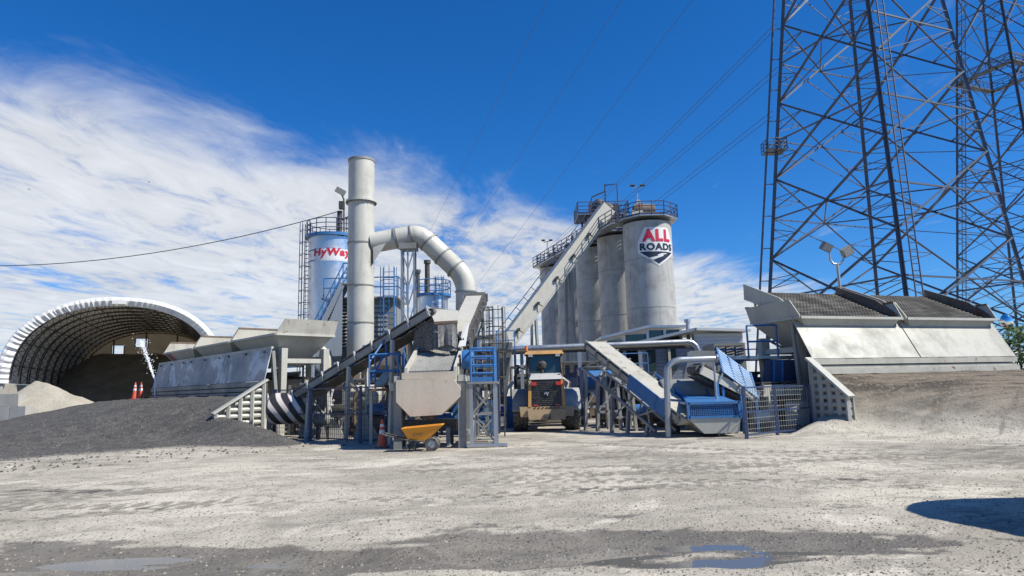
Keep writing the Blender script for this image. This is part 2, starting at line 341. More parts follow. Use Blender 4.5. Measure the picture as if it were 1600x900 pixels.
def terrain(x, y):
    x = np.asarray(x, float); y = np.asarray(y, float)
    plant = sst(y, 15, 21)
    h = .10*fbm(x*.35, y*.8, 3)*(1-plant*.8) + .035*fbm(x*1.5, y*2.5, 9)*(1-plant*.6)
    # ramp on the left: retained by the bins' wall, spilling round the wing wall
    du = x-LO.x; dv = y-LO.y; u = du*LA.x+dv*LA.y; s = du*LN.x+dv*LN.y
    LF = 3.8+7.2*sst(u, -.5, 7); ts = np.clip((s-.2)/(LF-.2), 0, 1); f = 1-ts*ts*(3-2*ts)*.92 - .08*sst(s, 9, 14); top = 1.78*np.clip(f, 0, 1)
    dist = np.sqrt((np.minimum(u, 0)/7.2)**2 + (np.minimum(s-2.1, 0)/2.0)**2)
    lm = np.where(u < 0, top*np.clip(1-dist, 0, 1)**1.15, top)*(1-sst(u, 17, 34)*.55)
    lm = np.where((s < -.05) & (u > -.05), 0, lm); lm = np.where((s < -.05) & (u <= 0), lm*np.clip(1+s*.9, 0, 1), lm)
    # ramp on the right
    du = x-RO2.x; dv = y-RO2.y; u2 = du*RA.x+dv*RA.y; s2 = du*RN.x+dv*RN.y
    LF2 = 2.5+8*sst(u2, -.3, 7); ts = np.clip((s2+.2)/(LF2+.2), 0, 1); top = 2.0*np.clip(1-ts*ts*(3-2*ts), 0, 1)
    dist = np.sqrt((np.minimum(u2, 0)/2.3)**2 + (np.minimum(s2-1.7, 0)/1.7)**2)
    rm = np.where(u2 < 0, top*np.clip(1-dist, 0, 1)**1.2, top)
    rm = np.where((s2 < -.05) & (u2 < 10.6), 0, rm); rm = np.where((s2 < -.05) & (u2 >= 10.6), 2.0*(1-sst(-s2, 6, 30)), rm)
    rough = (fbm(x*1.1, y*1.1, 21)*.3+fbm(x*4, y*4, 25)*.12)*np.clip(lm, 0, 1) + fbm(x*.8, y*2.2, 33)*.26*np.clip(rm, 0, 1)*(1-sst(-s2, -.3, 0))
    # damp hollow with puddles across the front of the yard
    tr = np.exp(-((y-7.55-.18*np.sin(x*.7)-.25*np.sin(x*.23+1))/.72)**2)*(1-sst(x, 3.2, 6.5))*sst(x, -9, -7)
    h = h - .055*tr - .012*tracks(x, y)*(y < 40)
    for cx, cy, rx, ry, d in PUD: h = h - d*np.exp(-(((x-cx)/rx)**2+((y-cy)/ry)**2))
    h = h + .05*fbm(x*2.2, y*5, 61)*np.exp(-((y-7.4)/1.3)**2)
    dark = np.clip(lm*2.2, 0, 1)*1.0
    toe = np.where((lm > .015), .75, 0); dark = np.maximum(dark, toe*sst(lm, .01, .12))
    brown = np.clip(.25+rm*.5, 0, 1)*sst(rm, .05, .7)
    return h+lm+rm+rough*.6, dark, brown, lm, rm
p1 = G(170, 868); p2 = G(1150, 876); p3 = G(1090, 850); p4 = G(-10, 722); p5 = G(560, 868)
PUD = [(p1.x, p1.y, 1.15, .34, .06), (p2.x, p2.y, .7, .2, .055), (p3.x, p3.y, .3, .08, .035), (p4.x-.5, p4.y, 1.0, .6, .06), (p5.x, p5.y+.1, .6, .15, .02)]
def axis(*segs):
    r = [segs[0][0]]
    for a, b, st in segs:
        n = max(1, round((b-a)/st)); r += [a+(b-a)*(i+1)/n for i in range(n)]
    return np.array(r)
xs = axis((-900, -200, 100), (-200, -60, 10), (-60, -32, 1.), (-32, -9, .24), (-9, 9, .1), (9, 26, .24), (26, 60, 1.2), (60, 200, 10), (200, 900, 100))
ys = axis((-60, -4, 4), (-4, 4, .8), (4, 10.5, .065), (10.5, 20, .13), (20, 42, .24), (42, 90, 1.), (90, 200, 10), (200, 1500, 100))
X, Y = np.meshgrid(xs, ys); H, DK, BR, LM, RM = terrain(X, Y)
WET = sst(-H, .012, .05)*(Y < 30)*(Y > 3)
def grid_object(name, X, Y, H, mat, kind):
    ny, nx = X.shape; me = bpy.data.meshes.new(name)
    me.vertices.add(nx*ny); me.vertices.foreach_set('co', np.stack([X, Y, H], -1).ravel())
    i = (np.arange(ny-1)[:, None]*nx + np.arange(nx-1)[None]).ravel()
    q = np.stack([i, i+1, i+nx+1, i+nx], -1).ravel(); n = len(i)
    me.loops.add(4*n); me.loops.foreach_set('vertex_index', q); me.polygons.add(n); me.polygons.foreach_set('loop_start', np.arange(n)*4)
    me.polygons.foreach_set('use_smooth', np.ones(n, bool)); me.update(calc_edges=True); me.validate(); me.materials.append(mat)
    o = bpy.data.objects.new(name, me); COL.objects.link(o); o['kind'] = kind; return o
go = grid_object('ground', X, Y, H, M['ground'], 'structure')
for nm, a in (('dark', DK), ('wet', WET), ('brown', BR), ('track', tracks(X, Y)*(Y < 45))):
    at = go.data.attributes.new(nm, 'FLOAT', 'POINT'); at.data.foreach_set('value', a.ravel().astype(np.float32))
for i, (cx, cy, rx, ry, d) in enumerate(PUD[:4]):
    hx, hy = rx*2.3, ry*2.6
    zc = float(terrain(cx, cy)[0])+.03
    b = MB(); n = 28
    b.add([(cx+hx*math.cos(2*math.pi*k/n), cy+hy*math.sin(2*math.pi*k/n), zc) for k in range(n)], [tuple(range(n))]); b.build('puddle', M['water'], kind='structure')
def zt(x, y): return float(terrain(x, y)[0])
# loose stones on the yard
b = MB(); rs = np.random.RandomState(5); n = 16000
yy = 5.6 + 17*rs.rand(n)**1.6; xx = (rs.rand(n)*2-1)*(yy*.8+.6); hh, dk, *_ = terrain(xx, yy); sz = .006+.016*rs.rand(n)**2.5*(1+1.0*(dk > .2))
for x, y, z, r in zip(xx, yy, hh, sz):
    a = rs.rand()*6.28; c, s_ = math.cos(a), math.sin(a); e = r*(.6+.7*rs.rand())
    b.add([(x+r*c, y+r*s_, z), (x-e*s_, y+e*c, z+r*.1), (x-r*c, y-r*s_, z), (x+e*s_, y-e*c, z), (x+r*.2, y, z+r*.85)], [(0, 1, 4), (1, 2, 4), (2, 3, 4), (3, 0, 4)])
b.build('gravel', M['stones'], kind='stuff', smooth=False, origin=(0, 0, 0))
b = MB(); n = 2600; kk = np.arange(n) % 3 > 0; s_l = np.where(kk, .2+11*rs.rand(n), .3+9*rs.rand(n)); u_l = np.where(kk, -7.5+20*rs.rand(n), -1.5+12*rs.rand(n))
gx = np.where(kk, LO.x+LA.x*u_l+LN.x*s_l, RO2.x+RA.x*u_l+RN.x*s_l); gy = np.where(kk, LO.y+LA.y*u_l+LN.y*s_l, RO2.y+RA.y*u_l+RN.y*s_l); gz = terrain(gx, gy)[0]
for x, y, z in zip(gx, gy, gz):
    r = (.02+.05*rs.rand()**2)*(1 if x < 0 else .45); a_ = rs.rand()*6.28; c_, s_ = math.cos(a_)*r, math.sin(a_)*r
    b.add([(x+c_, y+s_, z), (x-s_*.8, y+c_*.8, z+r*.2), (x-c_, y-s_, z), (x+s_*.8, y-c_*.8, z), (x+r*.2, y, z+r*.9)], [(0, 1, 4), (1, 2, 4), (2, 3, 4), (3, 0, 4)])
b.build('ramp_gravel', M['darkstones'], kind='stuff', smooth=False, origin=(0, 0, 0))
Z = V((0, 0, 1))
# ---------------------------------------------------------------- cold feed bins and loading ramps
def feed_bin(F, u0, u1, dz, label, group, grizzly=False):
    um = (u0+u1)/2; t = thing('feed_bin', label, 'hopper', F(um, -1.8, 0), group)
    zt_, zr, zb = 4.45+dz, 5.08+dz, 3.05+dz
    s0, s1 = -.5, -3.3
    top = [F(u0, s0, zt_), F(u1, s0, zt_), F(u1, s1, zt_), F(u0, s1, zt_)]
    bot = [F(um-1.1, -1.4, zb), F(um+1.1, -1.4, zb), F(um+1.1, -2.4, zb), F(um-1.1, -2.4, zb)]
    b = MB()
    for i in range(4):
        j = (i+1) % 4; b.plate([top[i], top[j], bot[j], bot[i]], .03)
    b.build('hopper', M['beige'], t)
    for pts in ([F(u0, s0, zt_+.004), F(u0, s1, zt_+.004), F(u0-.12, s1-.1, zr), F(u0-.12, s0-.35, zr)], [F(u1, s0, zt_+.004), F(u1, s1, zt_+.004), F(u1+.04, s1-.1, zr), F(u1+.04, s0-.35, zr)],
                [F(u0+.02, s1-.02, zt_+.004), F(u1-.02, s1-.02, zt_+.004), F(u1+.0, s1-.12, zr), F(u0-.1, s1-.12, zr)]):
        MB().plate(pts, .03).build('collar_plate', M['beige_dirty'] if not grizzly else M['beige'], t)
    b = MB()
    for p, q in zip(top, top[1:]+top[:1]): b.beam(p-Z*.05, q-Z*.05, .1, .1)
    b.build('rim', M['beige'], t)
    b = MB(); b.beam(F(u0-.1, s1-.12, zr), F(u1, s1-.12, zr), .08, .09); b.beam(F(u1+.04, s0-.35, zr), F(u1+.04, s1-.1, zr), .08, .08); b.build('collar_edge', M['rusty'], t)
    b = MB()
    for k in range(3): b.beam(F(u0+.5+k*(u1-u0-1)/2, s1-.14, zt_), F(u0+.5+k*(u1-u0-1)/2, s1-.16, zr), .08, .06)
    b.build('stiffener', M['dark'], t)
    for uu in (u0+.25, u1-.25):
        for ss in (-.95, s1+.35):
            MB().loft([F(uu-.2, ss-.14, zb+.75), F(uu+.2, ss-.14, zb+.75), F(uu+.2, ss+.14, zb+.75), F(uu-.2, ss+.14, zb+.75)],
                      [F(uu-.11, ss-.1, -.2), F(uu+.11, ss-.1, -.2), F(uu+.11, ss+.1, -.2), F(uu-.11, ss+.1, -.2)]).build('leg', M['beige'], t)
    b = MB(); b.beam(F(um-1.0, -1.9, zb-.35), F(um+1.3, -1.9, zb-.35), .75, .12); b.build('feeder_belt', M['rubber'], t)
    b = MB()
    for ss in (-1.48, -2.32): b.beam(F(um-1.15, ss, zb-.34), F(um+1.45, ss, zb-.34), .06, .26)
    b.tube(F(um+1.3, -1.5, zb-.35), F(um+1.3, -2.3, zb-.35), .14); b.tube(F(um+1.3, -2.4, zb-.35), F(um+1.3, -2.8, zb-.35), .17, n=12)
    b.build('feeder_frame', M['grey'], t)
    b = MB(); b.beam(F(u0+.25, -.95, zb+.2), F(u1-.25, -.95, zb+.2), .12, .2); b.beam(F(u0+.25, s1+.35, zb+.2), F(u1-.25, s1+.35, zb+.2), .12, .2)
    for uu in (u0+.25, u1-.25): b.beam(F(uu, -1.05, zb+.2), F(uu, s1+.45, zb+.2), .12, .2)
    b.build('crossbeam', M['beige'], t)
    if grizzly:
        g0, g1 = u0+.12, u1-.12; a0, z0, a1, z1 = -.8, 4.12, -3.55, 5.42
        n = 30; b = MB()
        for i in range(n+1):
            u = g0+(g1-g0)*i/n; b.beam(F(u, a0, z0), F(u, a1, z1), .05, .1)
        b.build('grizzly_bars', M['black'], t)
        b = MB()
        for i in range(17):
            k = i/16; b.tube(F(g0, a0+(a1-a0)*k, z0+.03+(z1-z0)*k), F(g1, a0+(a1-a0)*k, z0+.03+(z1-z0)*k), .04, n=5)
        b.build('grizzly_crossbars', M['black'], t)
        for u, mt_ in ((g0-.06, 'beige'), (g1+.06, 'rusty')):
            MB().plate([F(u, a0+.1, z0-.1), F(u, a0+.1, z0+.18), F(u+.02, -1.6, z0+.85), F(u+.02, a1-.1, z1+.42), F(u, a1-.1, z1-.25)], .05).build('side_wing', M[mt_], t)
        MB().plate([F(u0+.1, -.75, zt_-.12), F(u1-.1, -.75, zt_-.12), F(u1-.1, -3.2, zt_+.45), F(u0+.1, -3.2, zt_+.45)], .1).build('aggregate', M['darksand'], t)
        b = MB()
        for k in range(5): u = g0+.3+(g1-g0-.6)*k/4; b.beam(F(u, a1+.02, z1-.1), F(u, s1, zr-.3), .1, .1)
        b.beam(F(g0, a1, z1-.08), F(g1, a1, z1-.08), .12, .16); b.beam(F(g0, a0, z0-.08), F(g1, a0, z0-.08), .1, .14); b.build('grizzly_frame', M['beige'], t)
    return t
def ramp_wall(F, L, n, zb, z1, top_s, label, dark, zbase, n_out):
    t = thing('ramp_wall', label, 'retaining wall', F(L/2, 0, 0))
    w = L/n
    for i in range(n):
        a, c = i*w+.03, (i+1)*w-.03
        p = MB().plate([F(a, 0, zb), F(c, 0, zb), F(c, top_s, z1), F(a, top_s, z1)], .035).build('panel', M['peeling'] if dark else M['panel'], t)
        b = MB(); b.beam(F(a, top_s-.02, z1+.04), F(c, top_s-.02, z1+.04), .1, .09); b.build('top_flange', M['beige'], p)
        b = MB()
        for k in range(3): b.tube(F(a+.6+k*(c-a-1.2)/2, top_s+.07, z1-.12), F(a+.6+k*(c-a-1.2)/2, top_s+.12, z1-.11), .05, n=8)
        b.build('lifting_eye', M['dark'], p)
    for k, (ss, zz, h, d) in enumerate(((.03, zb-.12, .2, .1), (-.02, zb-.34, .16, .1), (.06, zbase+.06, .2, .16))):
        MB().beam(F(.05, ss, zz), F(L-.05, ss, zz), d, h).build('base_beam', M['beige_dirty'] if not dark else M['grey'], t)
    MB().plate([F(.1, -.16, -.2), F(L-.1, -.16, -.2), F(L-.1, -.16, zb-.1), F(.1, -.16, zb-.1)], .06).build('backing_plate', M['dark'], t)
    b = MB()
    for i in range(n+1): u = min(max(i*w, .15), L-.15); b.beam(F(u, top_s-.1, z1-.1), F(u, -.75, -.2), .14, .14)
    b.build('strut', M['grey'], t)
    return t
def wing_wall(F, L, z0, z1, label, sign):
    t = thing('wing_wall', label, 'retaining wall', F(0, L/2, 0)); u = -.06
    zl = lambda s: z0+(z1-z0)*s/L
    MB().plate([F(.02, .02, -.3), F(.02, L, -.3), F(.02, L, z1-.05), F(.02, .02, z0-.05)], .03).build('back_plate', M['beige_dirty'], t)
    z = -.1
    while z < z0-.2:
        e = L if z < z1-.1 else L*(z0-z-.12)/(z0-z1)
        if e > .3: MB().tube(F(u, .08, z), F(u, min(e, L)-.05, z), .09, n=8).build('slat', M['beige'], t)
        z += .26
    for k in range(5):
        s = .08+k*(L-.16)/4; MB().beam(F(u-.1, s, -.3), F(u-.1, s, zl(s)-.06), .12, .12).build('rib', M['beige'], t)
    MB().beam(F(u-.05, -.05, z0), F(u-.05, L+.05, z1), .3, .08).build('top_rail', M['beige'], t)
    return t
LW = 15.6
for i, nm in enumerate(('beside the wing wall with rusty collar', 'between two others above the dark ramp', 'with red and blue stripes near the fabric shelter')):
    t = feed_bin(LB, i*5.2+.12, (i+1)*5.2-.12, 0, 'beige cold feed bin '+nm, 'bins along the dark gravel ramp')
    if i == 2:
        for k, c in ((0, 'red'), (1, 'navy')):
            a = 14.55+k*.45
            MB().plate([LB(a, -.50+.03, 4.42), LB(a+.28, -.5+.03, 4.42), LB(a-.3, -.85+.03, 3.9), LB(a-.58, -.85+.03, 3.9)], .01).build('stripe', M[c], t)
ramp_wall(LB, LW, 3, 2.38, 3.76, -.3, 'row of sloping shaded steel panels above the dark gravel ramp', True, 1.75, LN)
wing_wall(LB, 2.1, 2.42, 1.08, 'ribbed pale steel wing wall holding the dark gravel ramp', 1)
for i, nm in enumerate(('with open flared end above the blue conveyor', 'next to the round convex mirror')):
    feed_bin(RB, i*5.2+.12, (i+1)*5.2-.12, -.3, 'beige feed bin under a sloped bar screen '+nm, 'bins along the brown ramp', True)
ramp_wall(RB, 10.4, 2, 2.55, 4.05, -.85, 'long sunlit beige sloping panels above the brown ramp', False, 2.02, RN)
wing_wall(RB, 1.7, 2.57, 1.2, 'slotted grey wing wall in shade holding the brown ramp', -1)
b = MB(); q = RB(2.35, -.55, 3.62); b.plate([RB(2.2, -.58, 3.56), RB(2.65, -.58, 3.56), RB(2.65, -.67, 3.72), RB(2.2, -.67, 3.72)], .012, (RN*.87+Z*.49)); b.build('notice', M['white'], label='small blank white notice stuck on the sunlit sloping panel', cat='sign')

# ---------------------------------------------------------------- conveyors
def conveyor(name, label, p, q, w=.8, depth=.35, frame='beige', legs=(), truss=False, cover=None, group=None, legmat='beige', cat='conveyor', zg=0, belt='rubber', motor=True):
    p = V(p); q = V(q); d = (q-p).normalized(); sx = d.cross(Z).normalized(); up = sx.cross(d); Ln = (q-p).length
    t = thing(name, label, cat, (p.x, p.y, zg), group)
    for k in (-1, 1):
        f = MB().beam(p+sx*k*(w/2+.05), q+sx*k*(w/2+.05), .07, depth, up).build('side_channel', M[frame], t)
        if truss:
            b = MB(); o = sx*k*(w/2+.05)-up*.95; b.beam(p+d*.9+o, q+o, .09, .09, up)
            n = int(Ln/1.1)
            for i in range(n): a = p+d*(1.0+i*(Ln-1.1)/n)+sx*k*(w/2+.05); b.beam(a-up*.1, a+o-sx*k*(w/2+.05)+d*(.0 if i % 2 else (Ln-1.1)/n), .05, .05, up)
            b.build('lower_chord', M[legmat], t)
    b = MB(); b.beam(p+up*(depth/2+.08), q+up*(depth/2+.08), w+.1, .06, up); b.beam(p-up*(depth/2+.1), q-up*(depth/2+.1), w, .03, up)
    for e in (p, q): b.tube(e-sx*w*.48, e+sx*w*.48, .16, n=14)
    b.build('belt', M[belt], t)
    n = max(3, int(Ln/.9))
    for i in range(n+1):
        c = p.lerp(q, i/n); b = MB()
        for k in (-1, 1):
            b.tube(c+sx*k*.04+up*.07, c+sx*k*(w/2+.1)+up*.2, .05, n=6); b.beam(c+sx*k*(w/2+.1)-up*.1, c+sx*k*(w/2+.12)+up*.24, .05, .06, d)
        b.tube(c-sx*(w*.5+.12)+up*.02, c+sx*(w*.5+.12)+up*.02, .05, n=6)
        b.build('idler', M['galv'] if frame != 'galv' else M['grey'], t)
    if motor:
      b = MB(); q0 = q; q = q-d*.8-up*.35; b.box(q+sx*(w/2+.32)-up*.05, (.3, .34, .3)); b.tube(q+sx*(w/2+.3), q+sx*(w/2+.75)+d*.05, .15, n=12); b.build('drive_motor', M['grey'], t); q = q0
    for f_ in legs:
        c = p.lerp(q, f_)
        for k in (-1, 1):
            a = c+sx*k*(w/2+.05)-up*(1.0 if truss else .15); g = V((a.x+sx.x*k*.12, a.y+sx.y*k*.12, zg-.1)); MB().beam(a, g, .12, .12, d).build('leg', M[legmat], t)
        b = MB(); a = c-up*(1.0 if truss else .15); hz = a.z-zg
        if hz > 1.2: b.beam(V((a.x, a.y, zg+hz*.4))-sx*(w/2+.1), V((a.x, a.y, zg+hz*.4))+sx*(w/2+.1), .06, .08); b.beam(V((a.x, a.y, zg+hz*.4))-sx*(w/2+.1), V((a.x, a.y, zg+hz*.9))+sx*(w/2), .05, .05)
        if b.v: b.build('leg_brace', M[legmat], t)
    if cover:
        a, c = p.lerp(q, cover[0]), p.lerp(q, cover[1])
        n = cover[2]
        for k in (-1, 1):
            for i in range(n):
                e, f_ = a.lerp(c, i/n), a.lerp(c, (i+.96)/n); o = sx*k*(w/2+.2)
                MB().plate([e+o-up*.2, f_+o-up*.2, f_+o+up*.34, e+o+up*.34], .03).build('guard_panel', M['blue'], t)
    return t, d, sx, up
conveyor('feed_conveyor', 'long dark belt conveyor climbing from the striped pulley to the screen', A(452, 632, 28.2), A(684, 490, 23.2), .75, .24, 'grey', (.22, .5, .78), legmat='beige', motor=False)
# right incline with blue guards
t, d, sx, up = conveyor('truss_conveyor', 'pale belt conveyor with blue guard panels rising from the blue feeder', A(1076, 655, 23.5), A(930, 541, 28.6), .8, .2, 'galv', (.22, .42, .6, .78, .94), True, (.08, .46, 4), legmat='galv', belt='beige_dirty')
conveyor('recirculating_conveyor', 'steep conveyor with pale cover plate beside the rubber curtains', A(714, 540, 23.4), A(744, 468, 27.5), .7, .4, 'dark', (.75,), legmat='grey', motor=False)
p, q = A(714, 536, 23.4), A(742, 473, 27.2)
b = MB(); dd = (q-p).normalized(); xx_ = dd.cross(Z).normalized(); b.beam(p+xx_.cross(dd)*.3, q+xx_.cross(dd)*.3, .62, .04, xx_.cross(dd)); b.build('conveyor_cover', M['cream'], [o for o in COL.objects if o.name == 'recirculating_conveyor'][0])
conveyor('transfer_conveyor', 'beige trough conveyor under the shaded bin beside the mesh fence', RB(7.5, -1.9, 1.55), A(1178, 611, 25.6), .8, .42, 'beige', (.15, .6, .97), legmat='beige')
t, d, sx, up = conveyor('short_conveyor', 'chipped beige conveyor under a blue slatted cover', A(1172, 622, 25.0), A(1086, 578, 24.6), .75, .3, 'cream', (.25, .7), legmat='blue')
p, q = A(1182, 607, 24.5), A(1128, 566, 24.3)
c = thing('slatted_cover', 'sloping blue slatted guard over the chipped beige conveyor', 'guard', (p.x, p.y, 0))
for i in range(9):
    o = V((0, -.05, -.3)).lerp(V((0, .5, .5)), i/8); MB().beam(p+o, q+o, .07, .03, (0, -.8, .6)).build('slat', M['paleblue'], c)
b = MB()
for k in range(4): e = p.lerp(q, k/3); b.beam(e+V((0, -.07, -.36)), e+V((0, .5, .55)), .05, .07)
for e in (p, q): b.beam(e+V((0, .1, -.2)), V((e.x, e.y+.1, 0)), .08, .08)
b.build('frame', M['blue'], c)

# blue feeder at the foot of the truss conveyor
f0 = G(1080, 684); t = thing('blue_feeder', 'blue mesh guarded feeder box on a beige skid', 'feeder', (f0.x+.7, f0.y+.6, 0))
x0, x1, y0, y1 = f0.x-.05, f0.x+1.65, f0.y, f0.y+1.7
b = MB(); b.loft([V((x0+.5, y0, .12)), V((x1-.05, y0, .12)), V((x1-.05, y1, .12)), V((x0+.5, y1, .12))], [V((x0, y0-.05, .62)), V((x1+.02, y0-.05, .62)), V((x1+.02, y1, .62)), V((x0, y1, .62))]); b.build('skid_pan', M['beige'], t)
b = MB(); 
for (a, c) in (((x0, y0-.04), (x1, y0-.04)), ((x1, y0-.04), (x1, y1)), ((x0, y1), (x1, y1)), ((x0, y0-.04), (x0, y1))):
    for z in (.66, 1.12): b.beam((*a, z), (*c, z), .09, .08)
for x in (x0, x1):
    for y in (y0-.04, y1): b.beam((x, y, .6), (x, y, 1.15), .09, .09)
b.build('frame', M['blue'], t)
b = MB()
for k in range(26): b.beam((x0+.05+k*(x1-x0-.1)/25, y0-.02, .66), (x0+.05+k*(x1-x0-.1)/25, y0-.02, 1.12), .018, .018)
for k in range(8): b.beam((x0, y0-.02, .69+k*.055), (x1, y0-.02, .69+k*.055), .016, .016)
b.build('mesh_guard', M['blue'], t)
MB().plate([(x0+.04, y0+.06, .64), (x1-.04, y0+.06, .64), (x1-.04, y0+.06, 1.1), (x0+.04, y0+.06, 1.1)], .02).build('inner_plate', M['navy'], t)
MB().plate([(x0+.03, y0+.12, 1.13), (x1-.03, y0+.12, 1.13), (x1-.2, y1-.05, 1.34), (x0+.2, y1-.05, 1.34)], .04).build('lid', M['blue'], t)
# grey drum behind the feeder
b = MB(); c = A(1072, 609, 25.5); b.lathe((c.x-.95, c.y, c.z-.1), [(0, 0), (.48, 0), (.5, .05), (.5, 1.85), (.47, 1.9), (0, 1.92)], 24, 'X'); t = thing('grey_drum', 'dark grey cylinder lying behind the blue feeder', 'drum', (c.x, c.y, 0)); b.build('shell', M['grey'], t)
for k in (-.5, .5): MB().box((c.x+k, c.y, (c.z-.5)/2), (.2, .8, c.z-.5)).build('saddle', M['dark'], t)
b = MB(); b.loft([A(1078, 548, 26.5), A(1118, 548, 26.5), A(1118, 548, 27.8), A(1078, 548, 27.8)], [A(1068, 592, 26.5), A(1112, 596, 26.5), A(1112, 596, 27.8), A(1068, 592, 27.8)])
b.beam(A(1070, 590, 27), V((A(1070, 590, 27).x, 27, 0)), .15, .15); b.beam(A(1110, 590, 27), V((A(1110, 590, 27).x, 27, 0)), .15, .15)
b.build('grey_chute', M['grey'], label='grey steel transfer chute behind the silver bent pipe', cat='chute')
# silver pipe
b = MB(); d0 = 23.6; base = A(1042, 640, d0)
pts = [V((base.x, d0, 0)), A(1042, 600, d0), A(1042, 580, d0)] + [A(1042+24*(1-math.cos(a)), 580-18*math.sin(a), d0) for a in (R(20), R(40), R(60), R(80), R(90))] + [A(1120, 560, d0+.2)]
b.path(pts, .105, 14); b.tube(A(1119, 560, d0+.2), A(1121, 560, d0+.2), .15, n=14)
b.tube(A(1115, 561, d0+.2), V((A(1115, 561, d0+.2).x, d0+.2, 0)), .04); b.build('bent_pipe', M['galv'], label='bright silver pipe rising and bending over the blue feeder', cat='pipe')
# long horizontal gantry pipe
b = MB(); b.path([A(772, 548, 36), A(780, 546, 36), A(1075, 534, 37)] + [A(1075+16*math.sin(a), 534+18*(1-math.cos(a)), 37) for a in (R(25), R(50), R(75), R(90))] + [A(1091, 575, 37)], .15, 12)
t = thing('gantry_pipe', 'long grey pipe on posts crossing behind the wheel loader', 'pipe', (A(930, 540, 36.5).x, 36.5, 0)); b.build('pipe', M['galv'], t)
b = MB(); b.beam(A(782, 550, 36.4), A(1076, 540, 37.4), .3, .3); b.build('beam', M['dark'], t)
for u in (783, 815, 905, 1000, 1076):
    a = A(u, 550, 36.4); MB().beam(a, (a.x, a.y, -.1), .18, .18).build('post', M['sidinggrey'], t)

# ---------------------------------------------------------------- screening plant
yf = 21.4; t = thing('screen_plant', 'beige vibrating screen with rubber curtains over a pointed hopper', 'screening machine', (A(670, 690, 22).x, 22.5, 0))
for u in (622, 723):
    for y in (21.5, 24.2):
        x = A(u, 690, 21.5).x; MB().box((x, y, .95), (.24, .24, 2.1)).build('leg', M['grey'], t)
xl, xr = A(622, 690, 21.5).x, A(723, 690, 21.5).x
for y in (21.5, 24.2): MB().box(((xl+xr)/2, y+.003, 1.9), (xr-xl+.5, .2, .24)).build('cross_beam', M['beige_dirty'], t)
for x in (xl, xr): MB().box((x, 22.85, 2.13), (.2, 3.0, .2)).build('side_beam', M['beige_dirty'], t); MB().box((x, 22.85, .35), (.14, 2.4, .14)).build('tie', M['grey'], t)
f = [A(*q, 21.15) for q in ((619, 594), (707, 590), (719, 606), (719, 620), (690, 648), (641, 651), (619, 628))]
b = MB(); b.plate(f, .05, (0, 1, 0)); k = [V((p.x*.96-.1, 22.6, max(p.z, 1.05))) for p in f]; b.loft([p+V((0, .03, 0)) for p in f], k); b.build('discharge_hopper', M['pan'], t)
MB().beam(A(628, 588, 21.3), A(712, 585, 21.3), .12, .2).build('lip_beam', M['pan'], t)
b0, b1, t0, t1 = A(636, 581, 21.45), A(712, 579, 21.45), A(655, 546, 23.6), A(724, 541, 23.6)
b = MB(); n = 34
for i in range(n+1): b.beam(b0.lerp(b1, i/n), t0.lerp(t1, i/n), .022, .05)
b.build('screen_wires', M['silo'], t)
b = MB(); n = 26
for i in range(n+1): b.beam(b0.lerp(t0, i/n)-Z*.02, b1.lerp(t1, i/n)-Z*.02, .028, .04)
b.build('screen_crosswires', M['grey'], t)
MB().plate([b0-Z*.25, b1-Z*.25, t1-Z*.25, t0-Z*.25], .03).build('lower_deck', M['dark'], t)
for p, q in ((b0, t0), (b1, t1)):
    MB().plate([p+V((0, -.2, -.35)), p+V((0, -.2, .12)), q+V((0, .1, .22)), q+V((0, .1, -.3))], .09, (1, 0, 0)).build('side_rail', M['cream'], t)
def curtain(pts, mat, seed):      # a hanging sheet with soft folds
    rs_ = random.Random(seed); b = MB(); n, k = 14, 5; vs = []
    ph = [rs_.uniform(0, 6) for _ in range(3)]
    for j in range(k+1):
        for i in range(n+1):
            a, c = i/n, j/k; p = pts[0].lerp(pts[1], a).lerp(pts[3].lerp(pts[2], a), c)
            vs.append(p+V((0, -.07*c*math.sin(a*9+ph[0])-.03*math.sin(a*21+ph[1])*c, -.05*c*math.sin(a*5+ph[2]))))
    b.add(vs, [(j*(n+1)+i, j*(n+1)+i+1, (j+1)*(n+1)+i+1, (j+1)*(n+1)+i) for j in range(k) for i in range(n)]); return b
curtain([A(677, 503, 22.8), A(714, 501, 22.8), A(716, 546, 22.7), A(676, 549, 22.7)], 0, 1).build('curtain', M['curtain'], t)
curtain([A(650, 503, 23.4), A(677, 503, 22.8), A(677, 550, 22.7), A(643, 548, 23.5)], 0, 2).build('curtain', M['rubber'], t)
curtain([A(684, 508, 22.65), A(712, 506, 22.65), A(713, 541, 22.6), A(685, 541, 22.6)], 0, 3).build('curtain', M['curtain'], t)
b = MB(); b.plate([A(671, 483, 23.0), A(716, 486, 23.0), A(716, 505, 22.75), A(679, 504, 22.75)], .05)
b.plate([A(671, 483, 23.0), A(716, 486, 23.0), A(716, 490, 25.0), A(673, 488, 25.0)], .05); b.build('feed_chute', M['cream'], t)
b = MB(); b.loft([A(652, 505, 23.9), A(714, 503, 23.9), A(714, 503, 25.4), A(652, 505, 25.4)], [A(652, 552, 23.9), A(716, 548, 23.9), A(716, 548, 25.4), A(652, 552, 25.4)]); b.build('screen_box', M['dark'], t)
MB().beam(A(679, 505, 22.7), A(715, 503, 22.7), .06, .1).build('curtain_clamp', M['rusty'], t)
MB().plate([A(716, 543, 22.6), A(727, 541, 22.6), A(733, 505, 23.4), A(725, 508, 23.4)], .05).build('side_plate', M['white'], t)
b = MB()
for u in (650, 716):
    for y in (23.9, 25.3): a = A(u, 548, y); b.beam(a, (a.x, y, 1.9), .14, .14)
b.build('box_post', M['grey'], t)
b = MB(); b.lathe(A(731, 562, 22.2), [(0, -.18), (.3, -.18), (.32, -.1), (.32, .1), (.3, .18), (0, .18)], 18, 'X'); b.build('vibrator_housing', M['blue'], t)
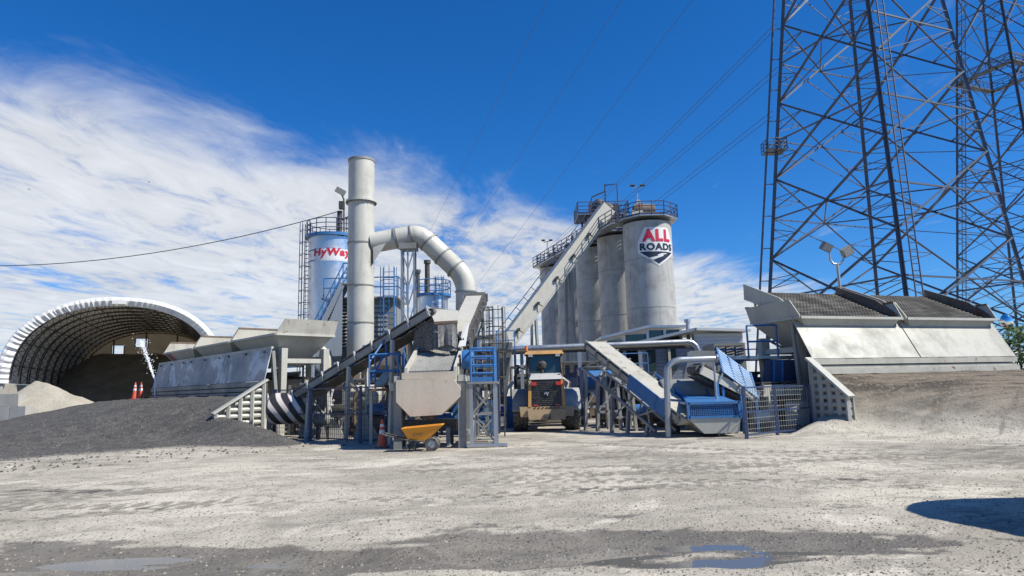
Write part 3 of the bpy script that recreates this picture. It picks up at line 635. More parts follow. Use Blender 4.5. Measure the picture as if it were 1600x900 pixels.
b = MB(); c = A(668, 668, 23); b.loft([c+V((-1, -.5, .25)), c+V((1, -.5, .25)), c+V((1, .6, .25)), c+V((-1, .6, .25))], [c+V((-1, -.5, -.1)), c+V((1, -.5, -.1)), c+V((1, .6, -.1)), c+V((-1, .6, -.1))])
for sx_ in (-.8, .8): b.beam(c+V((sx_, 0, 0)), V((c.x+sx_, 23, 0)), .12, .12)
b.build('cross_belt', M['dark'], t)
MB().beam(A(700, 668, 22.2), V((A(700, 668, 22.2).x, 22.2, 0)), .12, .12).build('blue_post', M['sidinggrey'], t)

# blue access platform on a lattice tower
p0 = G(737, 699); x0, x1, y0, y1 = A(738, 690, 21.5).x, A(775, 690, 21.5).x, 21.3, 22.7
t = thing('access_tower', 'lattice steel stand with a blue guard rail cage on top', 'platform', ((x0+x1)/2, 22, 0))
for x in (x0, x1):
    for y in (y0, y1): MB().box((x, y, .95), (.1, .1, 1.94)).build('leg', M['galv'], t)
b = MB()
for y in (y0, y1):
    for z in (.15, 1.0):
        b.beam((x0, y, z), (x1, y, z+.8), .05, .05); b.beam((x1, y+.055, z), (x0, y+.055, z+.8), .05, .05); b.beam((x0, y, z), (x1, y, z), .05, .05)
for x in (x0, x1):
    for z in (.15, 1.0): b.beam((x, y0, z), (x, y1, z+.8), .05, .05)
b.build('lattice', M['grey'], t)
MB().box(((x0+x1)/2, 22, 1.96), (x1-x0+.2, 1.6, .07)).build('deck', M['grey'], t)
b = MB()
for y in (y0, y1):
    for x in (x0, x1): b.tube((x, y, 1.98), (x, y, 3.0), .04, n=8)
    for z in (2.25, 2.5, 2.76, 3.02): b.tube((x0, y, z), (x1, y, z), .036, n=8)
for x in (x0, x1):
    for z in (2.5, 3.02): b.tube((x, y0, z), (x, y1, z), .036, n=8)
b.box(((x0+x1)/2, y0, 2.07), (x1-x0, .03, .14)); b.build('guard_rail', M['blue'], t)
MB().tube((x0+.1, y0+.3, 2.75), (x1-.2, y0+.3, 2.77), .035).build('grab_bar', M['yellow'], t)
b = MB(); b.box((0, 0, .1), (.42, .2, .2)); o = b.build('brick', M['brick'], label='single red brick block on the ground by the lattice stand', cat='brick', origin=(0, 0, 0)); o.location = G(752, 699); o.location.z = zt(o.location.x, o.location.y)-.01
b = MB(); b.tube((x0-.15, 21.25, .06), (x1+.35, 21.3, .06), .06); b.build('ground_pipe', M['galv'], label='short pipe lying at the foot of the lattice stand', cat='pipe')

# ---------------------------------------------------------------- left pit: fences, striped pulley, walkway
def fence(label, pts, h, n_w, group, posts=None, infill='dark', gate=None):
    t = thing('mesh_fence', label, 'fence', ((pts[0][0]+pts[-1][0])/2, (pts[0][1]+pts[-1][1])/2, 0), group)
    for i, (p, q) in enumerate(zip(pts, pts[1:])):
        p = V((*p, 0)); q = V((*q, 0)); 
        MB().beam(p-Z*.1, p+Z*(h+.05), .09, .09).build('post', M['navy'], t)
        if i == len(pts)-2: MB().beam(q-Z*.1, q+Z*(h+.05), .09, .09).build('post', M['navy'], t)
        for z in (.12, h*.52, h): MB().beam(p+Z*z, q+Z*z, .045, .045).build('rail', M['navy'], t)
        b = MB(); L_ = (q-p).length; k = int(L_/.13)
        for j in range(1, k): c = p.lerp(q, j/k); b.tube(c+Z*.12, c+Z*h, .008, n=4)
        for j in range(1, int(h/.17)): b.tube(p+Z*(.12+j*.17), q+Z*(.12+j*.17), .008, n=4)
        b.build('wire_mesh', M[infill], t)
    return t
P_ = lambda u, v: (G(u, v).x, G(u, v).y)
fence('navy mesh fence in front of the dark feed conveyor', [(A(428, 690, 28.2).x, 28.2), P_(485, 689), P_(563, 693), (P_(603, 694)[0], P_(603, 694)[1]+.4)], 1.95, 3, None)
fence('navy mesh fence panels beside the slotted wing wall', [P_(1167, 686), P_(1215, 680), (RB(-.35, .1).x, RB(-.35, .1).y)], 1.6, 2, None, infill='grey')
MB().plate([A(1228, 628, 24.9), A(1268, 627, 25.1), A(1268, 663, 25.1), A(1228, 664, 24.9)], .03).build('board', M['concrete'], label='pale weathered board standing behind the fence under the bin', cat='board')
t = thing('striped_pulley', 'black and white spiral striped pulley under the near feed bin', 'pulley', (A(455, 640, 27.6).x, 27.6, 0))
c = A(456, 634, 27.6); m_, nt, N, L, P = newmat('spiral_stripes'); g = N.new('ShaderNodeNewGeometry').outputs['Position']
wv = N.new('ShaderNodeTexWave'); wv.inputs['Scale'].default_value = .78; wv.inputs['Distortion'].default_value = 1.5; wv.inputs['Detail'].default_value = 2; mp = N.new('ShaderNodeMapping'); mp.inputs['Rotation'].default_value = (0, R(35), 0); L.new(g, mp.inputs[0]); L.new(mp.outputs[0], wv.inputs['Vector'])
L.new(mix(nt, rng(nt, wv.outputs['Fac'], .5, .7), (.02, .02, .022), (.55, .5, .47)), P.inputs['Base Color']); P.inputs['Roughness'].default_value = .6
b = MB(); b.lathe((c.x-.85, c.y, c.z-.1), [(0, 0), (.5, 0), (.62, .1), (.62, 1.6), (.5, 1.7), (0, 1.7)], 24, 'X'); b.build('drum', m_, t)
b = MB()
for k in (-.9, .9): b.beam((c.x+k, c.y, c.z), (c.x+k, c.y, 0), .14, .14)
b.tube((c.x-1, c.y, c.z-.1), (c.x+1, c.y, c.z-.1), .07); b.build('stand', M['grey'], t)
def gusset(u, v, d, w, label):
    a = G(u, v); MB().plate([a, a+V((w, 0, 0)), a+V((w*.45, 0, w*1.05)), a+V((w*.2, 0, w*1.05))], .1).build('concrete_footing', M['concrete'], label=label, cat='footing', group='footings inside the mesh fence')
for u, v in ((466, 686), (500, 686), (552, 689)): gusset(u, v, 0, 1.0, 'pale tapered concrete footing behind the navy mesh fence')
# blue stair and landing by the feed conveyor
t = thing('blue_landing', 'small landing with bright blue handrails beside the dark conveyor', 'platform', (A(612, 600, 23.8).x, 23.8, 0))
a, c = A(577, 607, 23.6), A(622, 605, 23.6)
MB().box(((a.x+c.x)/2, 24.1, a.z-.05), (c.x-a.x, 1.0, .08)).build('deck', M['rusty'], t)
b = MB(); b.rail([a, c], 1.15, 2, .035, .8); b.rail([V((a.x, 24.6, a.z)), V((c.x, 24.6, c.z))], 1.15, 2, .03, .8)
b.tube(a+V((0, 0, .9)), A(603, 528, 24.2), .035); b.tube(a+V((0, 0, .2)), A(605, 545, 24.2), .035); b.tube(A(603, 528, 24.2), A(604, 580, 24.2), .035); b.build('handrail', M['blue'], t)
for u in (580, 619):
    x = A(u, 607, 24.1).x; MB().box((x, 24.1, a.z/2-.08), (.1, .1, a.z)).build('leg', M['beige'], t)
b = MB(); b.plate([A(585, 603, 23.9), A(600, 603, 23.9), A(617, 577, 24.6), A(603, 577, 24.6)], .1); b.build('chute', M['cream'], t)
# walkway with blue rails beside the flared bin
t = thing('walkway', 'raised walkway with blue rails under the flared bin end', 'walkway', (A(1195, 560, 27).x, 27, 0))
a, c = A(1128, 560, 27.2), A(1262, 558, 27.0)
MB().beam(a, c, 1.0, .12).build('deck', M['galv'], t)
b = MB(); b.rail([A(1170, 559, 26.6), A(1216, 558, 26.6)], 1.25, 2, .04, .8); b.build('handrail', M['blue'], t)
for u in (1140, 1200, 1255): x = A(u, 560, 27.2); MB().box((x.x, 27.3, x.z/2-.1), (.14, .14, x.z)).build('post', M['blue'], t)
b = MB(); b.plate([A(1196, 562, 26.3), A(1262, 562, 26.3), A(1262, 603, 26.3), A(1190, 603, 26.3)], .06); b.build('screen_panel', M['navy'], t)
b = MB()
for k in range(14): b.beam(A(1210, 564+k*2.7, 26.2), A(1221, 563+k*2.7, 26.2), .03, .03)
b.beam(A(1209, 562, 26.2), A(1209, 604, 26.2), .08, .08); b.beam(A(1222, 562, 26.2), A(1222, 602, 26.2), .08, .08); b.build('louvre', M['blue'], t)
# motors and bits of machinery at work under the plant
def motor(u, v, d, mat, label, sc=1.0):
    c = A(u, v, d); t = thing('electric_motor', label, 'motor', (c.x, d, 0), 'motors under the plant')
    b = MB(); b.lathe((c.x-.35*sc, d, c.z), [(0, 0), (.2*sc, 0), (.22*sc, .05), (.22*sc, .55*sc), (.12*sc, .62*sc), (.05*sc, .62*sc), (.05*sc, .75*sc), (0, .75*sc)], 16, 'X'); b.build('housing', M[mat], t)
    b = MB(); b.box((c.x, d, c.z-.25*sc), (.6*sc, .4*sc, .06)); b.beam((c.x-.2, d, c.z-.25*sc), (c.x-.2, d, -.05), .08, .08); b.beam((c.x+.2, d, c.z-.25*sc), (c.x+.2, d, -.05), .08, .08); b.build('stand', M['dark'], t)
for u, v, d, mt_, lb in ((505, 655, 27, 'grey', 'grey motor on a stand behind the navy fence'), (535, 640, 27.5, 'dark', 'black motor high on a stand behind the navy fence'), (590, 640, 25, 'blue', 'blue motor beside the traffic cone and fence'),
                         (1140, 655, 24.6, 'red', 'red motor between the blue feeder and the mesh fence'), (1195, 650, 25.4, 'white', 'white motor inside the mesh fence by the wing wall'), (1000, 640, 28, 'blue', 'blue motor under the truss conveyor'), (948, 650, 30, 'dark', 'black motor near the loader under the truss conveyor')): motor(u, v, d, mt_, lb)

def skid(u, d, w, h, col, label, seed):      # a piece of plant on a steel frame: box or vessel, drive, pipes
    rs = random.Random(seed); x = A(u, 600, d).x; t = thing('machine_skid', label, 'machine', (x, d, 0))
    for sx_ in (-1, 1):
        for sy_ in (-1, 1): MB().box((x+sx_*w/2, d+sy_*.7, h*.5), (.12, .12, h)).build('post', M[rs.choice(['grey', 'navy', 'dark'])], t)
    b = MB()
    for z in (h*.35, h-.06):
        for sy_ in (-1, 1): b.beam((x-w/2+.06, d+sy_*.7, z), (x+w/2-.06, d+sy_*.7, z), .1, .12)
    for sx_ in (-1, 1): b.beam((x+sx_*w/2, d-.64, h*.35), (x+sx_*w/2, d+.64, h-.1), .07, .07)
    b.build('frame', M['dark'], t)
    b = MB(); z0, z1 = h*.42, h*(.95 if seed % 3 else 1.1); k = .3+.2*rs.random()
    if seed % 2: b.loft([V((x-w*.2, d-.3, z0*.7)), V((x+w*.2, d-.3, z0*.7)), V((x+w*.2, d+.3, z0*.7)), V((x-w*.2, d+.3, z0*.7))], [V((x-w*.44, d-.6, z1)), V((x+w*.44, d-.6, z1)), V((x+w*.44, d+.6, z1)), V((x-w*.44, d+.6, z1))])
    else: b.lathe((x-w*.44, d, (z0+z1)/2), [(0, 0), (.4, 0), (.55, .12), (.55, w*.88-.12), (.4, w*.88), (0, w*.88)], 20, 'X')
    b.build('vessel', M[col], t)
    b = MB(); e = V((x-w*.2, d-.75, h*.22)); b.lathe(e, [(0, 0), (.2, 0), (.2, .6), (.08, .64), (.08, .8), (0, .8)], 14, 'X'); b.box(e+V((.3, 0, -.22)), (.9, .5, .1)); b.box((x+w*.3, d-.6, h*.2), (.5, .4, h*.4)); b.build('drive', M[rs.choice(['blue', 'rusty', 'grey', 'cream'])], t)
    for k in range(3):
        xx = x+rs.uniform(-.45, .45)*w; z = h*rs.uniform(.5, 1.0); MB().path([V((xx, d-.78, .05)), V((xx, d-.78, z*.7)), V((xx+.1, d-.78, z*.85)), V((xx+.4*rs.choice((-1, 1)), d-.76, z))], rs.uniform(.035, .08), 7).build('pipe', M[rs.choice(['dark', 'galv', 'rusty', 'white'])], t)
    b = MB(); b.rail([V((x-w/2, d-.72, h)), V((x+w/2, d-.72, h))], .9, 2, .025, .8) if seed % 4 == 1 else b.box((x, d, h+.02), (w*.7, .5, .1)); b.build('top_rail' if seed % 4 == 1 else 'top_cover', M['blue'] if seed % 4 == 1 else M['grey'], t)
for k, (u, d, w, h, col, lb) in enumerate((
    (448, 33, 2.0, 2.6, 'cream', 'framed cream vessel under the near feed bin'), (492, 31.5, 1.8, 2.2, 'grey', 'grey hopper in a frame behind the striped pulley'), (530, 31, 1.9, 2.4, 'rusty', 'rusty vessel in a frame at the foot of the stack'),
    (574, 29, 1.6, 2.3, 'cream', 'cream hopper in a frame behind the blue landing'), (604, 30.5, 1.8, 2.9, 'rusty', 'rusty framed drum between the landing and screen'), (652, 28, 1.7, 2.5, 'dark', 'black hopper in a frame behind the tan discharge hopper'),
    (698, 29, 1.8, 3.0, 'grey', 'grey framed drum behind the screen leg'), (750, 28.5, 1.5, 3.3, 'dark', 'dark tall hopper in a frame behind the lattice stand'), (778, 33, 1.7, 3.6, 'grey', 'tall grey drum in a frame between lattice stand and loader'), (835, 44, 3.0, 3.2, 'dark', 'dark framed hopper in front of the loader'),
    (905, 40, 2.4, 3.2, 'navy', 'navy framed drum between the loader cab and the truss conveyor'), (938, 33.5, 2.0, 2.7, 'blue', 'blue hopper in a frame under the head of the truss conveyor'), (975, 31.5, 2.0, 2.3, 'navy', 'navy vessel in a frame under the truss conveyor'), (1012, 30, 1.9, 2.0, 'dark', 'black hopper in a frame under the blue guard panels'),
    (1052, 30, 1.8, 1.7, 'navy', 'navy framed drum behind the silver pipe'), (1100, 30, 2.0, 1.7, 'dark', 'dark hopper in a frame behind the blue feeder'), (1148, 28.5, 1.8, 2.2, 'blue', 'blue framed drum under the slatted cover'), (1200, 28.8, 2.0, 1.9, 'rusty', 'rusty hopper in a frame behind the mesh fence'), (1245, 29.5, 1.9, 2.4, 'dark', 'dark drum in a frame under the flared bin'))): skid(u, d, w, h, col, lb, k+1)

t = thing('screen_catwalk', 'railed grey catwalk with caged ladder behind the screen and steep conveyor', 'walkway', (A(760, 560, 27).x, 27, 0))
a_, c_ = A(742, 528, 27), A(772, 527, 27)
MB().beam(a_, c_, 1.1, .1).build('deck', M['galv'], t); b = MB(); b.rail([a_+V((0, -.5, .05)), c_+V((0, -.5, .05))], 1.1, 2, .03, .7); b.rail([a_+V((0, .5, .05)), c_+V((0, .5, .05))], 1.1, 2, .03, .7); b.build('guard_rail', M['galv'], t)
b = MB(); b.ladder((c_.x+.1, 26.3, 0), c_.z+1.1, (0, -1, 0), r=.03); b.build('caged_ladder', M['dark'], t)
for e in (a_, c_):
    for y in (26.6, 27.4): MB().beam((e.x, y, e.z), (e.x, y, -.1), .12, .12).build('post', M['grey'], t)
t = thing('cable_bundle', 'black cables looping between the screen and the lattice stand', 'cable', (A(730, 600, 22).x, 22, 0))
rs_ = random.Random(2)
for k in range(7):
    p, q = A(rs_.uniform(715, 730), rs_.uniform(520, 570), 22.8), A(rs_.uniform(738, 770), rs_.uniform(545, 640), 22.9); m_ = (p+q)/2-Z*rs_.uniform(.2, .7)
    MB().path([p.lerp(m_, i/6).lerp(m_.lerp(q, i/6), i/6) for i in range(7)], .022, 5).build('cable', M['rubber'], t)
# ---------------------------------------------------------------- stack and duct
c = A(565, 250, 34); zt_ = c.z; sx0 = c.x; t = thing('exhaust_stack', 'tall pale grey steel exhaust stack with bolted collars', 'chimney', (sx0, 34, 0))
r = .66; zz = lambda v: A(565, v, 34).z
b = MB(); b.lathe((sx0, 34, 0), [(r, -.1), (r, zt_), (r-.03, zt_), (r-.03, zt_-1.5)], 40); b.build('shell', M['stack'], t)
for v, e, h in ((252, .03, .12), (316, .13, .1), (381, .03, .06), (447, .03, .06), (505, .03, .06)):
    MB().lathe((sx0, 34, zz(v)), [(r-.01, -h/2), (r+e, -h/2), (r+e, h/2), (r-.01, h/2)], 40).build('collar', M['stack'] if e > .1 else M['grey'], t)
b = MB()
for k in range(24): a = k*math.pi/12; b.box((sx0+math.cos(a)*(r+.08), 34+math.sin(a)*(r+.08), zz(316)-.08), (.05, .05, .07))
b.build('bolts', M['dark'], t)
MB().box((sx0, 34, .15), (1.9, 1.9, .5)).build('base', M['concrete'], t)
t = thing('exhaust_duct', 'thick pale duct bending from the stack down to the dryer', 'duct', (A(690, 420, 34).x, 34, 0))
P0, P1, P1b, P2, P2b, P3 = A(580, 380, 34), A(640, 369, 34.2), A(662, 367, 34.3), A(722, 430, 34.6), A(728, 448, 34.6), A(728, 500, 34.6)
rd = .52
def bend(a, c, d, n=5): # quadratic bend
    return [a.lerp(c, i/n).lerp(c.lerp(d, i/n), i/n) for i in range(n+1)]
b = MB(); b.path([P0]+bend(P1, A(654, 364, 34.2), A(672, 381, 34.3))+bend(A(714, 421, 34.5), A(726, 434, 34.6), A(728, 452, 34.6))+[P3], rd, 28); b.build('pipe', M['stack'], t)
for p, q in ((A(618, 373, 34.1), A(622, 372, 34.1)), (A(643, 368.5, 34.2), A(645, 368, 34.2)), (A(669, 377.5, 34.3), A(671, 379.5, 34.3)), (A(691, 399, 34.4), A(693, 401, 34.4)), (A(711, 418.5, 34.5), A(713, 420.5, 34.5)), (A(728, 455, 34.6), A(728, 457, 34.6))):
    MB().tube(p, q, rd+.05, n=28).build('flange', M['grey'], t)
b = MB(); q = A(586, 388, 34); b.loft([A(583, 385, 33.6), A(603, 380, 33.6), A(603, 380, 34.4), A(583, 385, 34.4)], [A(583, 412, 33.6), A(585, 408, 33.6), A(585, 408, 34.4), A(583, 412, 34.4)]); b.build('gusset', M['stack'], t)
b = MB(); b.box(A(625, 364, 34.1), (.55, .3, .08)); b.build('hatch', M['dark'], t)
t = thing('duct_support', 'slender lattice column holding up the duct', 'support', (A(638, 560, 34.2).x, 34.2, 0))
xa, xb = A(629, 400, 34.2).x, A(648, 400, 34.2).x; zt2 = A(638, 387, 34.2).z
for x in (xa, (xa+xb)/2, xb):
    for y in ((33.9, 34.5) if x != (xa+xb)/2 else (33.9,)): MB().beam((x, y, -.1), (x, y, zt2), .08, .08).build('leg', M['galv'], t)
b = MB(); n = 9
for i in range(n):
    z0, z1 = .3+i*(zt2-.5)/n, .3+(i+1)*(zt2-.5)/n; xm = (xa+xb)/2
    for x in (xa, xb): b.beam((x, 33.9, z1), (xm, 33.9, z0), .06, .06); b.beam((x, 34.5, z1), (x, 33.9, z0), .04, .04)
b.build('web', M['galv'], t); MB().box(((xa+xb)/2, 34.2, zt2+.02), (xb-xa+.25, .9, .3)).build('cradle', M['grey'], t)
# dryer breeching and drum below the duct
t = thing('dryer', 'grey dryer drum with breeching box below the duct', 'dryer', (A(725, 560, 34.6).x, 35, 0))
b = MB(); x = P3.x; b.loft([V((x-.6, 34, 5.6)), V((x+.6, 34, 5.6)), V((x+.6, 35.3, 5.6)), V((x-.6, 35.3, 5.6))], [V((x-.9, 33.7, 2.2)), V((x+.9, 33.7, 2.2)), V((x+.9, 36, 2.2)), V((x-.9, 36, 2.2))]); b.build('breeching', M['grey'], t)
b = MB(); b.lathe((x-6.2, 35.1, 3.1), [(0, 0), (1.1, 0), (1.1, 5.6), (0, 5.6)], 32, 'X'); b.build('drum', M['rusty'], t)
for k in (1.0, 4.4): MB().lathe((x-6.2+k, 35.1, 3.1), [(1.09, 0), (1.22, 0), (1.22, .22), (1.09, .22)], 32, 'X').build('riding_ring', M['dark'], t)
for k in (-5.6, -3, -.4): MB().box((x+k, 35.1, .95), (.4, 1.8, 2.1)).build('pier', M['concrete'], t)

# ---------------------------------------------------------------- storage tanks
c = A(520, 372, 53); tx = c.x; TZ = c.z; TR = 1.85; t = thing('asphalt_tank', 'tall shiny silver tank with red lettering and blue rim', 'tank', (tx, 53, 0))
MB().lathe((tx, 53, 0), [(TR, -.1), (TR, TZ), (.05, TZ+.25)], 48).build('shell', M['tank'], t)
MB().lathe((tx, 53, TZ), [(TR-.01, -.15), (TR+.22, -.15), (TR+.22, .08), (TR-.01, .1)], 48).build('rim', M['blue'], t)
b = MB(); n = 16; ps = [V((tx+math.cos(2*math.pi*i/n)*(TR+.15), 53+math.sin(2*math.pi*i/n)*(TR+.15), TZ+.08)) for i in range(n+1)]; b.rail(ps, 1.1, 3, .035, 1.0); b.build('guard_rail', M['navy'], t)
b = MB(); b.ladder((A(475, 495, 52).x, 52.6, -.05), TZ+1.2, (-.5, -.9, 0), w=.6, r=.04)
for z in (3, 7, 11): b.tube((A(475, 495, 52).x, 52.6, z), (tx-TR*.9, 53, z), .05)
b.build('caged_ladder', M['navy'], t)
for v in (396, 412): MB().lathe((tx, 53, A(520, v, 53).z), [(TR, -.05), (TR+.015, -.05), (TR+.015, .05), (TR, .05)], 48).build('blue_band', M['blue'], t)
FONT = {}
def text_on_cylinder(s, cx, cy, z, rad, az, width, height, name, mat, parent, off=.03, bold=.02, shear=0, space=1, flat=None):
    cu = bpy.data.curves.new('lettering', 'FONT'); cu.body = s; cu.offset = bold; cu.shear = shear; cu.space_character = space; cu.align_x = 'LEFT'
    ob = bpy.data.objects.new('lettering', cu); COL.objects.link(ob)
    dg = bpy.context.evaluated_depsgraph_get(); me = bpy.data.meshes.new_from_object(ob.evaluated_get(dg)); bpy.data.objects.remove(ob)
    bm = bmesh.new(); bm.from_mesh(me); bmesh.ops.remove_doubles(bm, verts=bm.verts, dist=1e-4)
    xs_ = [v.co.x for v in bm.verts]; ys_ = [v.co.y for v in bm.verts]; a, b_, c_, d_ = min(xs_), max(xs_), min(ys_), max(ys_)
    for v in bm.verts: v.co = ((v.co.x-a)/(b_-a)*width-width/2, (v.co.y-c_)/(d_-c_)*height, 0)
    wrap(bm, cx, cy, z, rad, az, name, mat, parent, off, width)
def wrap(bm, cx, cy, z, rad, az, name, mat, parent, off, width):
    k = int(width/.12)
    for i in range(1, k):
        x = -width/2+width*i/k; bmesh.ops.bisect_plane(bm, geom=bm.verts[:]+bm.edges[:]+bm.faces[:], plane_co=(x, 0, 0), plane_no=(1, 0, 0), dist=1e-5)
    fw = V((math.cos(az), math.sin(az), 0)); rt = V((-math.sin(az), math.cos(az), 0))
    base = parent.location
    for v in bm.verts:
        th = v.co.x/rad; p = V((cx, cy, z+v.co.y)) + (fw*math.cos(th)+rt*math.sin(th))*(rad+off); v.co = p-base
    me = bpy.data.meshes.new(name); bm.to_mesh(me); bm.free(); me.materials.append(mat)
    o = bpy.data.objects.new(name, me); COL.objects.link(o); o.parent = parent; return o
def poly_wrap(polys, *a):
    bm = bmesh.new()
    for pl in polys: bm.faces.new([bm.verts.new((x, y, 0)) for x, y in pl])
    bmesh.ops.triangulate(bm, faces=bm.faces[:]); wrap(bm, *a)
azc = math.atan2(-53, -tx)        # towards the camera
poly_wrap([[(-1.45, -.2), (1.75, -.2), (1.75, .75), (-1.45, .75)]], tx, 53, A(520, 410, 53).z, TR, azc, 'name_band', M['logowhite'], t, .015, 3.3)
text_on_cylinder('HyWay', tx, 53, A(520, 410, 53).z+.02, TR, azc-.02, 3.0, .78, 'lettering', M['logored'], t, .035, .045, .1, 1.12)
b = MB(); px_ = A(531, 330, 51.5); b.tube((px_.x, 51.5, TZ-.2), (px_.x, 51.5, px_.z), .2, n=10); b.tube((px_.x+.35, 51.5, TZ-.2), (px_.x+.3, 51.5, A(533, 310, 51.5).z), .06); tt = thing('tank_light_mast', 'black mast with tilted floodlight above the silver tank', 'light mast', (px_.x, 51.5, TZ-.2)); b.build('mast', M['dark'], tt)
q = A(532, 299, 51.5); b = MB(); b.box(q, (.75, .3, .42), M=Matrix.Rotation(R(30), 3, 'Y')); b.build('floodlight', M['grey'], tt); b = MB(); b.tube((px_.x+.3, 51.5, A(533, 312, 51.5).z), q, .06); b.box((px_.x+.2, 51.3, A(533, 322, 51.5).z), (.4, .35, .6)); b.tube((px_.x, 51.5, TZ+1.0), (px_.x+1.6, 51.7, TZ+1.8), .07); b.build('bracket', M['dark'], tt)
c = A(676, 462, 50); t = thing('small_tank', 'short silver tank with bright blue walkway around its top', 'tank', (c.x, 50, 0)); r2 = 1.12
MB().lathe((c.x, 50, 0), [(r2, -.1), (r2, c.z), (.05, c.z+.1)], 36).build('shell', M['tank'], t)
MB().lathe((c.x, 50, c.z), [(r2-.1, -.12), (r2+.25, -.12), (r2+.25, .06), (r2-.1, .06)], 24).build('deck_ring', M['blue'], t)
b = MB(); n = 10; b.rail([V((c.x+math.cos(2*math.pi*i/n)*(r2+.2), 50+math.sin(2*math.pi*i/n)*(r2+.2), c.z+.06)) for i in range(n+1)], 1.0, 2, .04, .8); b.build('guard_rail', M['blue'], t)
b = MB(); b.ladder((c.x+.6, 50-r2-.1, 0), c.z+1.2, (0.2, -1, 0), r=.04); b.build('caged_ladder', M['blue'], t)
for u, v, w in ((652, 421, .16), (667, 406, .19)):
    p = A(u, v, 50); b = MB(); b.tube((p.x, 50.2, 0), (p.x, 50.2, p.z), w, n=14); b.tube((p.x, 50.2, p.z-.25), (p.x, 50.2, p.z), w+.07, n=14)
    b.build('heater_flue', M['dark'], label='thin black heater flue '+('shorter, beside the lattice column' if u < 660 else 'taller, rising above the blue walkway'), cat='flue', group='heater flues')

# ---------------------------------------------------------------- baghouse with stairs
bx0, bx1, bz = A(512, 470, 38).x, A(614, 470, 38).x, A(530, 468, 38).z
t = thing('baghouse', 'grey dust filter housing with dark louvres behind the stack', 'filter house', ((bx0+bx1)/2, 39.5, 0))
MB().box(((bx0+bx1)/2, 40, (bz+2.2)/2), (bx1-bx0, 3.6, bz-2.2)).build('housing', M['grey'], t)
for x in (bx0+.2, (bx0+bx1)/2, bx1-.2):
    for y in (38.4, 41.6): MB().box((x, y, 1.1), (.25, .25, 2.3)).build('leg', M['grey'], t)
lx0, lx1 = A(517, 500, 38).x, A(543, 500, 38).x
MB().box(((lx0+lx1)/2, 38.17, bz-2.2), (lx1-lx0, .08, 4.0)).build('louvre_frame', M['dark'], t)
for k in range(20): MB().beam((lx0+.02, 38.08, bz-.35-k*.19), (lx1-.02, 38.08, bz-.35-k*.19), .1, .05, (0, -.6, .8)).build('louvre_blade', M['beige'], t)
b = MB()
for k in range(16): b.box((bx1-1.0+.0, 38.16, 2.6+k*(bz-3)/15), (1.3, .1, .14))
b.build('ribs', M['silo'], t)
MB().box(((bx0+bx1)/2, 39.4, bz+.04), (bx1-bx0+.6, 3.2, .1)).build('roof_deck', M['grey'], t)
b = MB(); b.rail([V((bx0-.2, 37.9, bz+.1)), V((bx1+.3, 37.9, bz+.1)), V((bx1+.3, 41, bz+.1))], 1.1, 2, .035, 1.2); b.build('guard_rail', M['blue'], t)
b = MB(); b.ladder((A(607, 500, 37.6).x, 37.7, 0), A(607, 418, 37.7).z, (0, -1, 0), w=.62, r=.035); b.build('caged_ladder', M['blue'], t)
t = thing('stairway', 'grey clad stair with blue handrail climbing to the filter roof', 'stairs', (A(510, 540, 37).x, 37.2, 0))
s0, s1 = A(494, 520, 37), A(540, 418, 37.4)
s0 = A(484, 545, 37); s1 = A(536, 442, 37.3)
for o in (0, .9): MB().beam(s0+V((0, o, 0)), s1+V((0, o, 0)), .06, .3).build('stringer', M['sidinggrey'], t)
for k in range(24): MB().box(s0.lerp(s1, (k+.5)/24)+V((0, .45, .05)), (.28, .8, .04)).build('tread', M['grey'], t)
b = MB()
for o in (0, .9):
    for h in (.55, 1.05): b.tube(s0+V((0, o, h)), s1+V((0, o, h)), .035, n=5)
    for k in range(9): p = s0.lerp(s1, k/8)+V((0, o, 0)); b.tube(p, p+Z*1.05, .03, n=5)
pl = [s1, s1+V((.9, 0, 0)), s1+V((.9, .9, 0))]; b.rail(pl, 1.1, 2, .035, .9); b.build('handrail', M['blue'], t)
MB().box(s1+V((.45, .45, -.05)), (.95, 1.0, .08)).build('landing', M['grey'], t)
MB().plate([s0+V((.3, -.06, -.4)), s1+V((0, -.06, -.3)), s1+V((0, -.06, -5)), s0+V((.3, -.06, -1.6))], .04).build('side_cladding', M['sidinggrey'], t)
b = MB(); b.beam(s1+V((.8, .1, -.1)), V((s1.x+.8, s1.y+.1, 0)), .14, .14); b.beam(s0, V((s0.x, s0.y, 0)), .14, .14); b.build('post', M['grey'], t)
b = MB(); a = A(478, 563, 35); c = A(556, 560, 35); b.beam(a, c, .3, .3)
for u in (482, 552): p = A(u, 562, 35); b.beam(p, V((p.x, 35, -.1)), .22, .22)
b.build('pipe_gantry', M['beige_dirty'], label='low beige beam on two posts in front of the stairs', cat='gantry')
b = MB(); p = A(513, 548, 34); b.tube(V((p.x, 34, 0)), A(513, 590, 34), .28, n=14); b.path([A(513, 592, 34), A(512, 565, 34), A(509, 552, 34), A(503, 549, 34)], .28, 14); b.build('vent_pipe', M['cream'], label='stubby cream bent pipe beside the stack foot', cat='pipe')

